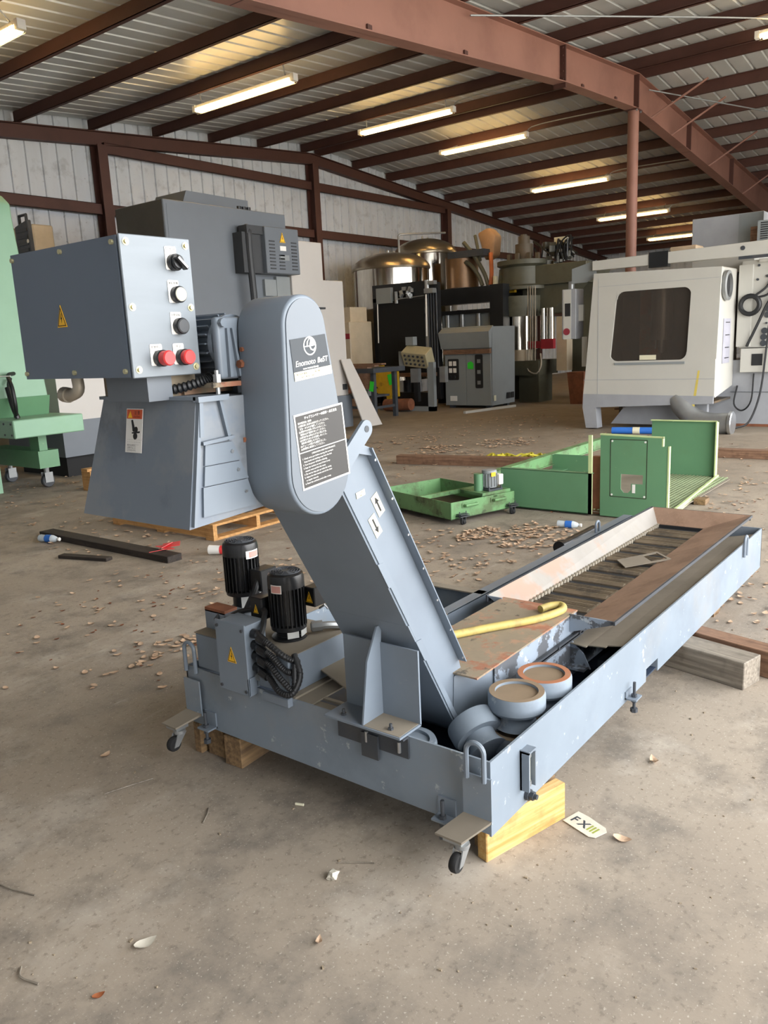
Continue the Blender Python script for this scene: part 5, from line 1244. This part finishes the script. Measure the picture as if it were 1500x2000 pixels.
for i in range(3):
    for j in range(5):
        p = Vector((14.4, 10.12, 1.17))+E_@Vector((-.152, -.22+j*.11, -.09+i*.1)); q = p+E_@Vector((-.02, 0, 0)); b.cyl(p, q, .026, n=10)
b.pieces('push_button', 'grey_dark', cn)
b = MB(); b.box(14.35, 14.5, 10.38, 10.6, .98, 1.3); b.box(14.35, 14.5, 10.2, 10.4, 1.42, 1.6); b.pieces('side_box', 'cabinet', Pd)
b = MB(); b.box(14.36, 14.46, 9.70, 9.86, 0, 1.05); b.box(14.36, 14.46, 9.7, 11.2, .0, .1); b.build('pedestal_post', 'cabinet', Pd)
b = MB(); b.box(14.38, 14.5, 10.12, 10.32, .62, .92); b.box(14.38, 14.5, 9.42, 9.56, .62, .95); b.pieces('switch_box', 'gal', Pd)
b = MB(); b.box(14.40, 14.5, 10.15, 10.26, .2, .62); b.cyl((14.45, 10.2, .62), (14.45, 10.2, .5), .05, n=8); b.build('hose_bundle', 'black', Pd)
# workbench with tag
Wb = thing('workbench', 'dark steel workbench with boards on top and a lime green tag hung on its leg', 'workbench', (12.7, 10.6, 0))
b = MB(); b.box(12.35, 13.4, 9.75, 11.3, .93, 1.02); b.build('bench_top', 'grey_dark', Wb)
for x, y in ((12.6, 9.95), (13.3, 9.95), (12.6, 11.2)): box(x, x+.08, y, y+.08, 0, .93).build('leg', 'grey_dark', Wb)
b = MB(); b.box(12.62, 12.66, 10.0, 11.2, .2, .25); b.box(12.6, 13.3, 9.97, 10.0, .2, .25); b.box(12.5, 13.3, 10.1, 11.2, .42, .46); b.build('shelf', 'grey_dark', Wb)
b = MB(); b.obox((12.56, 9.98, .66), (.005, .10, .20), (R(10), 0, 0)); b.build('lime_tag', 'lime', Wb)
for q, (y, z) in enumerate(((10.6, 1.02), (10.75, 1.05), (10.5, 1.08))):
    b = MB(); b.box(12.35+q*.1, 12.5+q*.1, 9.9-.1*q, 11.4, z, z+.03); b.solo('scrap_board', 'plank_red', ('lowest', 'middle', 'topmost')[q]+' reddish board on the dark steel workbench', 'board')
b = MB(); b.box(12.7, 13.0, 10.2, 10.6, .46, .58); b.solo('toolbox', 'cabinet', 'grey box on the shelf of the dark steel workbench', 'box')
b = MB(); b.cyl((12.6, 10.9, .5), (12.9, 10.5, .62), .05, n=10); b.tube(bez([(12.6, 11, .6), (12.5, 10.6, .75), (12.6, 10.2, .62)], 10), .02, 6); b.solo('scrap_metal', 'brown_rust', 'rusty scrap on the shelf of the dark steel workbench', 'scrap')
b = MB(); b.cyl((14.2, 10.9, .14), (14.2, 10.2, .16), .13, n=16); b.solo('rusty_motor', 'brown_rust', 'rusty drum on the floor under the yellow lifting block', 'motor')
# cream unit with a red band
Cr = thing('cream_unit', 'cream enamel unit with a red band left of the black curtain', 'machine', (14.5, 12.2, 0))
box(14.1, 14.9, 11.75, 12.9, .85, 2.0).build('unit_body', 'beige', Cr, bevel=.015); box(14.09, 14.1, 11.76, 12.25, 1.62, 1.74).build('red_band', mat('dull_red', '#8c2530', .5), Cr)
b = MB(); b.box(14.09, 14.1, 12.1, 12.2, 1.80, 1.93); b.box(14.09, 14.1, 12.3, 12.85, 2.05, 2.2); b.pieces('dark_window', 'ink', Cr); box(14.2, 14.8, 11.8, 12.9, 2.0, 2.32).build('top_unit', 'beige', Cr); box(14.1, 14.9, 11.8, 12.9, 0, .85).build('unit_base', 'plank_red', Cr)
MB().tube([(12.3, 11.9, .0), (13.6, 11.9, 2.9)], .03, 6).solo('leaning_rod', 'gal', 'thin pale rod leaning right of the white machine enclosure', 'rod')

# ------------------------------------------------------------------ grey electrical cabinet
Gc = thing('electric_cabinet', 'grey cabinet with black switch panels and a lime green sticker', 'cabinet', (15.6, 9.3, 0))
b = MB(); b.prism([(9.92, .06), (8.72, .06), (8.70, 1.74), (9.95, 1.74), (9.98, 1.62), (9.90, 1.55), (9.90, 1.22)], 'x', 15.15, 16.15); b.build('cabinet_body', 'cabinet', Gc)
b = MB(); b.hexa([(15.06, 8.72, 1.30), (15.2, 8.72, 1.30), (15.2, 9.95, 1.30), (15.06, 9.95, 1.30)], [(15.0, 8.70, 1.64), (15.2, 8.70, 1.76), (15.2, 9.98, 1.76), (15.0, 9.98, 1.64)]); b.build('canopy', 'cabinet', Gc)
box(15.08, 15.15, 8.73, 9.92, 1.18, 1.28).build('lower_ledge', 'plank_red', Gc)
for i, (ya, yb_) in enumerate(((9.36, 9.90), (8.74, 9.35))): box(15.13, 15.15, ya, yb_, .07, 1.17).build('door', 'cabinet', Gc, bevel=.003)
b = MB(); b.poly([(a-9.82, c+.62) for a, c in rrect(.28, .46, .03)], FX(15.128, 0, 0), 0, .008); g1_ = b.build('switch_panel', 'ink', Gc)
b = MB()
for i in range(2):
    for j in range(2): b.box(15.112, 15.12, 9.60+j*.11, 9.68+j*.11, .78+i*.15, .88+i*.15)
b.pieces('meter', 'white', g1_)
b = MB()
for j in range(2): b.cyl((15.12, 9.64+j*.11, .69), (15.10, 9.64+j*.11, .69), .025, n=10)
b.pieces('switch_knob', 'black', g1_)
b = MB(); b.poly([(a-9.12, c+.44) for a, c in rrect(.19, .72, .03)], FX(15.128, 0, 0), 0, .008); g2_ = b.build('switch_panel', 'ink', Gc)
b = MB()
for q in range(3): b.box(15.112, 15.12, 8.985, 9.065, .52+q*.23, .60+q*.23)
b.pieces('meter', 'gal', g2_)
b = MB(); b.poly([(-9.31, .86), (-9.17, .85), (-9.16, .97), (-9.22, 1.02), (-9.31, .99)], FX(15.127, 0, 0), 0, .004); b.build('lime_sticker', 'lime', Gc)
box(15.122, 15.127, 9.6, 9.78, .16, .27).build('name_plate', 'white', Gc); box(15.18, 15.27, 8.694, 8.70, .16, .28).build('red_label', 'cream', Gc)
b = MB(); b.box(15.75, 15.9, 8.694, 8.70, .17, .30); b.box(15.95, 16.08, 8.694, 8.70, .17, .30); b.pieces('cable_port', 'ink', Gc)
b = MB()
for x in (15.25, 16.0):
    for y in (8.85, 9.8): b.box(x-.05, x+.05, y-.05, y+.05, 0, .06)
b.pieces('foot', 'grey_dark', Gc)
plank((14.0, 8.72), (15.6, 8.42), .07, .05, 'ivory', 'long white batten on the floor in front of the grey electric cabinet')

# ------------------------------------------------------------------ big olive press
Op = thing('hydraulic_press', 'tall olive hydraulic press with a chrome ram and a tangle of valves on top', 'press', (17.2, 8.8, 0))
b = MB(); b.prism([(9.6, 2.62), (7.55, 2.62), (7.4, 2.95), (7.4, 3.05), (9.55, 3.05)], 'x', 17, 18.4); b.prism([(9.0, 2.0), (8.3, 2.0), (7.6, 2.62), (9.0, 2.62)], 'x', 17.1, 18.3); b.build('press_head', 'olive', Op, bevel=.01)
b = MB(); b.lathe([(.0001, 2.55), (.62, 2.55), (.62, 2.62), (.5, 2.66), (.5, 3.05), (.6, 3.1), (.6, 3.2), (.0001, 3.2)], (17.25, 9.05, 0), n=40); b.build('cylinder', 'olive', Op)
b = MB(); b.lathe([(.0001, 1.95), (.52, 1.95), (.55, 2.2), (.55, 2.4), (.0001, 2.4)], (17.1, 9.1, 0), n=40); b.build('ram_collar', 'olive', Op)
b = MB(); b.cyl((17.1, 9.1, 1.2), (17.1, 9.1, 1.98), .42, n=40); b.build('chrome_ram', 'stainless', Op)
b = MB(); b.box(17.6, 18.4, 9.3, 9.6, 0, 3.05); b.box(17.6, 18.4, 7.5, 8.0, 0, 2.6); b.box(17.0, 17.5, 9.45, 9.68, 1.3, 2.7); b.build('press_frame', 'olive', Op)
b = MB(); b.box(16.8, 17.5, 8.45, 8.95, 0, .62); b.box(16.7, 17.7, 8.4, 9.6, .62, .95); b.build('press_bed', 'olive', Op)
b = MB(); b.cyl((17.1, 8.95, 3.2), (17.1, 8.95, 3.55), .2, n=16); b.cyl((17.1, 8.95, 3.5), (17.1, 8.95, 3.72), .13, n=16); b.cyl((17.1, 8.95, 3.7), (17.1, 8.95, 3.76), .08, n=10)
for q in range(8): b.box(17.05+.3*math.cos(q*.785), 17.13+.3*math.cos(q*.785), 8.92+.35*math.sin(q*.785), 9.0+.35*math.sin(q*.785), 3.18, 3.34)
b.build('top_motor', mat('brown_motor', '#5f5444', .6), Op)
b = MB()
for q in range(46):
    p = Vector((17.2+random.uniform(0, .6), 8.65-random.uniform(0, .65), 3.0+random.random()**1.3*.55)); b.obox(p, (random.uniform(.04, .14), random.uniform(.04, .14), random.uniform(.05, .16)), (0, 0, random.random()))
b.pieces('valve_block', mat('valve_dark', '#4b4a42', .4, metal=.3, var=.4, vs=4), Op)
b = MB()
for q in range(16):
    x = 17.1+random.uniform(0, .6); y = 8.62-random.uniform(0, .65); z = 3.0+random.uniform(0, .2)
    b.tube(bez([(x, y, z), (x, y+random.uniform(-.1, .1), z+.3), (x, y+random.uniform(-.25, .2), z+.45), (x, y+random.uniform(-.35, .1), z+.1)], 10), .018, 6)
b.build('hydraulic_pipe', 'black', Op)
b = MB(); b.box(17.3, 17.5, 8.05, 8.3, 3.5, 3.64); b.build('cream_valve', 'cream', Op)
b = MB()
for y in (8.68, 8.62, 8.56, 8.5): b.tube(bez([(16.75, y, 2.6), (16.75, y, 1.6), (16.75, y+.01, .95), (16.74, y-.05, .8)], 12), .014, 6)
b.tube(bez([(16.75, 8.7, .9), (16.7, 8.65, .72), (16.7, 8.45, .66), (16.75, 8.36, .85), (16.8, 8.4, 1.1)], 14), .018, 6)
b.build('copper_line', 'chain', Op)
b = MB(); b.cyl((16.9, 8.38, 1.3), (16.9, 8.38, 2.1), .06, n=12); b.cyl((16.95, 8.22, 1.3), (16.95, 8.22, 2.1), .09, n=12); b.pieces('guide_column', 'stainless', Op)
b = MB(); b.box(16.85, 16.95, 8.35, 8.95, 1.22, 1.38); b.box(16.82, 16.95, 8.1, 8.4, 1.2, 1.42); b.build('red_valve', mat('valve_red', '#94202c', .5), Op)
b = MB(); b.cyl((16.95, 8.95, .95), (16.95, 8.95, 1.2), .25, n=16); b.box(17.0, 17.3, 7.85, 8.1, .7, 1.9); b.build('side_post', 'beige', Op)
b = MB()
for z in (2.15, 2.62, 2.9): b.cyl((16.95, 9.62, z-.3), (16.95, 9.62, z), .06, n=10)
b.pieces('accumulator', 'cream', Op)
b = MB(); b.box(16.9, 17, 9.1, 9.4, 2.5, 2.6); b.build('yellow_cap', 'yel_paint', Op)
for (x, y, w, h, m_n, lab) in ((16.4, 7.35, .39, .69, 'brown_rust', 'dark red bin at the foot of the olive press'), (16.9, 6.75, .45, 1.2, 'grey_dark', 'dark cabinet behind the dark red bin')):
    b = MB(); b.hexa([(x, y-w*.35, 0), (x+w, y-w*.35, 0), (x+w, y+w*.35, 0), (x, y+w*.35, 0)], [(x-.05, y-w*.5, h), (x+w, y-w*.5, h), (x+w, y+w*.5, h), (x-.05, y+w*.5, h)]); b.solo('bin' if h < 1 else 'dark_cabinet', m_n, lab, 'bin' if h < 1 else 'cabinet')

# ------------------------------------------------------------------ ivory machining centre at the right
Cn = thing('machining_centre', 'ivory enclosed machining centre with a large tinted window', 'machine tool', (13.0, 4.2, 0))
xc = 12.07
def cy(z): return 5.30-.17*(z-.35)/2.03     # slanting left edge
def frontpoly(pts, d0=0, d1=.04): return MB().poly([(-y, z) for y, z in pts], FX(xc, 0, 0), d0-d1, d0)
wy0, wy1, wy0b, wy1b, wz0, wz1 = 3.66, 4.76, 3.70, 4.86, 1.06, 2.09
b = MB()
for pts in ([(3.29, .53), (5.29, .56), (cy(wz0), wz0), (3.29, wz0)], [(3.26, wz1), (cy(wz1), wz1), (cy(2.39), 2.39), (3.25, 2.33)], [(3.28, wz0), (wy0b, wz0), (wy0, wz1), (3.26, wz1)], [(wy1b, wz0), (cy(wz0), wz0), (cy(wz1), wz1), (wy1, wz1)]):
    b.poly([(-y, z) for y, z in pts], FX(xc, 0, 0), -.04, 0)
# rounded window corners
for (y, z, sy, sz) in ((wy0b, wz0, 1, 1), (wy1b, wz0, -1, 1), (wy0, wz1, 1, -1), (wy1, wz1, -1, -1)):
    rr = .11; o_ = [(y, z)]+[(y+sy*(rr-rr*math.cos(R(a))), z+sz*(rr-rr*math.sin(R(a)))) for a in range(0, 91, 15)]
    b.poly([(-p, q) for p, q in o_], FX(xc, 0, 0), -.039, -.001)
door = b.build('front_door', 'ivory', Cn)
MB().poly([(-wy0b+.02, wz0-.02), (-wy1b-.02, wz0-.02), (-wy1-.02, wz1+.02), (-wy0+.02, wz1+.02)], FX(xc+.03, 0, 0), -.008, 0).build('tinted_window', 'glass', door)
b = MB(); b.box(xc-.012, xc, 3.72, 4.78, 1.0, 1.035); b.build('window_sill', 'cabinet', door)
b = MB(); b.box(xc+.018, xc+.022, 4.15, 4.4, 1.07, 1.14); b.build('window_label', 'cream', door)
b = MB(); b.box(xc-.003, xc, 3.29, 5.28, .775, .782); b.box(xc-.003, xc, 5.05, 5.056, .4, 2.3); b.box(xc-.003, xc, 3.28, 5.05, 2.185, 2.19); b.build('panel_seam', 'ivory_dark', door)
b = MB(); b.poly([(-3.60, .36), (-3.56, .36), (-3.50, .9), (-3.53, .9)], FX(xc, 0, 0), 0, .0015); b.build('yellow_stain', mat('yellow_stain', '#cdb85a', .6), door)
b = MB(); b.poly([(-5.30, .34), (-3.30, .42), (-3.30, .53), (-5.29, .56)], FX(xc, 0, 0), -.03, .002); b.poly([(-5.30, .34), (-5.24, 0.02), (-5.05, 0.02), (-5.08, .35)], FX(xc, 0, 0), -.2, .002); b.build('lower_skirt', 'ivory_dark', Cn)
box(12.3, 12.8, 3.3, 5.2, 2.3, 2.33).build('roof_edge', 'ivory', Cn)
b = MB(); b.box(xc+.04, 13.2, 5.1, 5.14, .35, 2.3); b.box(13.2, 13.24, 3.3, 5.14, .1, 2.3); b.box(12.1, 13.2, 3.3, 5.14, .42, .45); b.box(12.9, 13.2, 3.3, 5.12, 2.28, 2.3); b.build('enclosure', 'cnc_inner', Cn)
b = MB(); b.cyl((12.75, 4.3, 1.35), (12.75, 4.3, 2.2), .16, n=16); b.cyl((12.75, 4.3, 1.15), (12.75, 4.3, 1.36), .05, n=12); b.cyl((12.4, 4.27, 1.2), (12.42, 4.25, 1.5), .012, n=6); b.build('spindle', 'gal', Cn)
b = MB(); b.box(12.35, 12.5, 4.25, 4.38, 1.0, 1.22); b.box(12.9, 13.18, 4.45, 4.7, .6, 2.2); b.build('tool_slide', 'rusty_cover', Cn)
b = MB(); b.box(12.3, 13.15, 3.5, 5.0, .45, 1.0); b.build('table', 'grey_dark', Cn)
# side face with round duct opening
b = MB(); b.poly([(xc+.04, .50), (13.0, .62), (13.0, 2.34), (xc+.12, 2.34), (xc+.04, 2.25)], FY(0, 3.28, 0), -.04, 0); sd = b.build('side_panel', 'ivory', Cn, bevel=.012)
c0 = Vector((12.36, 3.26, 2.08))
MB().lathe([(.19, -.02), (.21, 0), (.21, .04), (.165, .05), (.16, -.02)], tuple(c0), (0, -1, 0), 28).build('duct_ring', 'gal', sd); MB().cyl((12.36, 3.262, 2.08), (12.36, 3.25, 2.08), .165, n=28).build('duct_hole', 'ink', sd)
lbx = MB().box(12.35, 12.72, 3.268, 3.278, .98, 1.62).build('notice', mat('pale_violet_notice', '#a9a8b3', .5), sd)
b = MB()
for z in (1.56, 1.38, 1.2, 1.05): b.box(12.45, 12.65, 3.262, 3.268, z, z+.012)
b.build('notice_lines', 'ink', lbx)
b = MB(); b.box(13.0, 16.0, 2.2, 5.0, .04, .82); b.box(13.0, 16, 2.2, 5, .82, 1.0); b.build('machine_bed', 'ivory_dark', Cn); MB().box(12.99, 13.0, 2.2, 3.3, .52, .525).build('bed_seam', 'grey_dark', Cn)
b = MB(); b.poly([(-5.0, .05), (-3.5, .05), (-3.5, .4), (-4.6, .4), (-4.8, .3)], FX(12.5, 0, 0), -.1, 0); b.build('chip_pan', 'ivory_dark', Cn)
# galvanised duct under the front
pth = bez([(12.2, 3.85, .48), (12.15, 3.75, .36), (12.1, 3.55, .2), (12.05, 3.3, .14), (12.03, 3.05, .15)], 24)
dk = MB().tube(pth, .15, 20).build('duct_elbow', 'gal', Cn)
MB().lathe([(.155, 0), (.17, .01), (.17, .05), (.155, .06)], (12.03, 3.06, .15), (0, -1, 0), 24).build('duct_collar', 'steel', dk)
# overhead rail
b = MB(); b.hexa([(12.12, 2.1, 2.44), (12.22, 2.1, 2.44), (12.22, 5.18, 2.44), (12.12, 5.18, 2.44)], [(12.12, 2.1, 2.64), (12.22, 2.1, 2.64), (12.22, 5.18, 2.58), (12.12, 5.18, 2.58)]); rl = b.build('overhead_rail', 'ivory', Cn, bevel=.006)
box(12.11, 12.23, 4.02, 4.3, 2.40, 2.62).build('black_bellows', 'black', rl)
b = MB()
for y, z in ((3.0, 2.55), (2.62, 2.58), (2.62, 2.5), (2.38, 2.6), (2.38, 2.52), (2.98, 2.42), (2.68, 2.42)): b.cyl((12.12, y, z), (12.112, y, z), .02 if z != 2.55 else .03, n=10)
b.box(12.11, 12.12, 2.55, 3.05, 2.40, 2.44); b.pieces('rail_bolt', 'grey_dark', rl)
b = MB(); b.poly([(-5.55, 2.50), (-5.15, 2.60), (-5.15, 2.36), (-5.3, 2.28), (-5.55, 2.28)], FX(12.2, 0, 0), -.02, 0); b.build('arm_plate', 'cabinet', Cn)
# hanging pendant
b = MB(); b.box(12.2, 12.5, 5.48, 5.72, 1.42, 2.20); pd = b.build('control_pendant', 'ivory_dark', Cn, bevel=.01)
b = MB(); b.box(12.19, 12.2, 5.56, 5.69, 1.42, 2.19); b.build('pendant_front', 'ivory', pd)
b = MB(); b.cyl((12.19, 5.63, 1.54), (12.18, 5.63, 1.54), .055, n=18); b.build('red_stop', mat('dull_red_knob', '#8a2b38', .5), pd); b = MB(); b.box(12.183, 12.19, 5.57, 5.66, 1.78, 1.98); b.build('key_pad', 'ink', pd)
b = MB(); b.cyl((12.3, 5.6, 2.2), (12.3, 5.6, 2.32), .05, n=12); b.build('pendant_mount', 'gal', pd); b = MB(); b.box(12.3, 12.34, 5.40, 5.50, 1.7, 1.95); b.box(12.3, 12.32, 5.33, 5.42, .98, 1.45); b.pieces('door_bracket', 'ivory', Cn)
# electrical cabinet on the side
b = MB(); b.box(13.0, 13.9, 2.0, 3.22, 1.18, 2.44); b.box(12.96, 13.9, 1.9, 2.98, 2.4, 2.45); ec = b.build('control_cabinet', 'ivory', Cn, bevel=.006)
b = MB(); b.box(12.94, 13.0, 3.05, 3.24, 1.2, 2.38); b.build('cable_duct', 'ivory', Cn)
b = MB(); b.box(12.9, 13.9, 2.0, 3.16, .82, 1.17); lc = b.build('lower_cabinet', 'ivory', Cn, bevel=.006)
b = MB(); b.box(12.893, 12.9, 2.85, 3.0, .92, 1.09); b.box(12.893, 12.9, 2.6, 2.72, .9, 1.09); b.pieces('fan_window', 'ink', lc)
b = MB()
for y, z, r_ in ((2.80, 2.3, .02), (2.86, 2.2, .02), (2.98, 2.36, .018), (2.99, 2.16, .018), (2.72, 2.02, .03), (2.74, 1.92, .035), (2.82, 1.74, .045), (2.83, 1.65, .045), (2.86, 1.42, .045), (2.87, 1.33, .045), (2.87, 1.24, .045), (2.84, 1.53, .015)): b.cyl((13.0, y, z), (12.98, y, z), r_, n=14)
b.pieces('socket', 'grey_dark', ec)
b = MB(); b.box(12.98, 13.0, 2.66, 2.72, 1.95, 2.0); b.box(12.99, 13.0, 2.65, 2.75, 2.36, 2.38); b.box(12.99, 13, 2.72, 2.78, 1.24, 1.33); b.pieces('cabinet_mark', 'muck', ec)
b = MB(); b.tube(circ3 := [Vector((12.9, 3.06+.13*math.cos(R(a)), 1.80+.13*math.sin(R(a)))) for a in range(0, 360, 15)], .035, 8, closed=True); b.tube(bez([(12.92, 3.0, 1.93), (12.95, 2.85, 2.05), (12.97, 2.76, 2.25)], 10), .016, 6); b.tube(bez([(12.92, 2.98, 1.9), (12.95, 2.82, 1.95), (12.97, 2.76, 2.15)], 10), .016, 6); b.build('coiled_cable', 'cable', ec)
b = MB(); b.tube(bez([(12.93, 2.70, 1.86), (12.9, 2.80, 1.84), (12.9, 2.95, 1.5), (12.9, 3.08, 1.2)], 16), .02, 6); b.cyl((12.95, 2.66, 1.87), (12.93, 2.74, 1.86), .04, n=10); b.build('plug_cable', 'cable', ec)
b = MB(); b.tube(bez([(12.88, 2.78, 1.55), (12.86, 2.80, 1.1), (12.8, 2.84, .5), (12.7, 2.95, .1), (12.55, 3.1, .02)], 20), .014, 6); b.tube(bez([(12.97, 3.2, .62), (12.9, 3.22, .35), (12.9, 3.1, .25), (12.9, 2.98, .4), (12.95, 2.97, .8)], 20), .012, 6); b.pieces('loose_cable', 'cable', Cn)
# boxes on top
b = MB(); b.box(13.2, 14.3, 3.0, 4.02, 2.68, 3.14); tb = b.build('top_housing', 'ivory_dark', Cn, bevel=.006); b = MB(); b.box(13.194, 13.2, 3.0, 3.34, 2.68, 3.13); b.build('housing_panel', 'cabinet', tb)
b = MB(); b.box(12.4, 12.75, 3.7, 4.1, 2.6, 2.69); b.build('tan_cover', mat('tan_cover', '#b59f83', .6), Cn, bevel=.02); box(13.2, 14.2, 3.1, 4.0, 2.3, 2.68).build('housing_base', 'ivory', Cn)
b = MB(); b.box(12.7, 13.2, 2.2, 2.96, 2.64, 2.95); vb = b.build('vent_box', 'cabinet', Cn); b = MB()
for q in range(9): b.box(12.694, 12.7, 2.62, 2.72, 2.67+q*.03, 2.685+q*.03); b.box(12.694, 12.7, 2.82, 2.92, 2.67+q*.03, 2.685+q*.03)
b.build('vent_slot', 'ink', vb); MB().box(12.75, 13.2, 2.2, 2.75, 2.95, 3.2).build('top_box', 'ivory', Cn)
MB().box(12.9, 13.1, 3.0, 3.1, 2.68, 2.9).build('post', 'plank_red', Cn)
b = MB(); b.cyl((11.6, 4.62, .05), (11.75, 3.9, .05), .05, n=14); rl2 = b.solo('blue_roll', 'blue_roll', 'blue plastic roll on the floor under the front of the machining centre', 'roll')
MB().cyl((11.66, 4.32, .05), (11.68, 4.22, .05), .052, n=14).build('tan_band', 'cream', rl2)
b = MB(); b.box(13.0, 15.5, 2.1, 3.2, 0, .04); b.solo('timber_skid', 'brown_rust', 'rusty skid under the grey bed of the machining centre', 'skid')
b = MB(); b.obox((10.2, 1.5, .02), (.12, .08, .03), (.2, .3, .4)); b.solo('paper_scrap', 'paper', 'white paper scrap on the floor at the right by the machining centre', 'litter')
box(33.7, 33.95, 8.7, 9.5, 3.9, 4.4).solo('wall_fan', 'gal', 'small unit on the far wall left of the pipe column', 'wall unit')
MB().tube(bez([(28, 7.6, 3.3), (28, 7.6, 4.1), (28, 7.5, 4.25), (28, 6.2, 4.35)], 12), .03, 6).solo('bent_pipe', 'gal', 'thin bent pipe before the farthest lamp right of the pipe column', 'pipe')
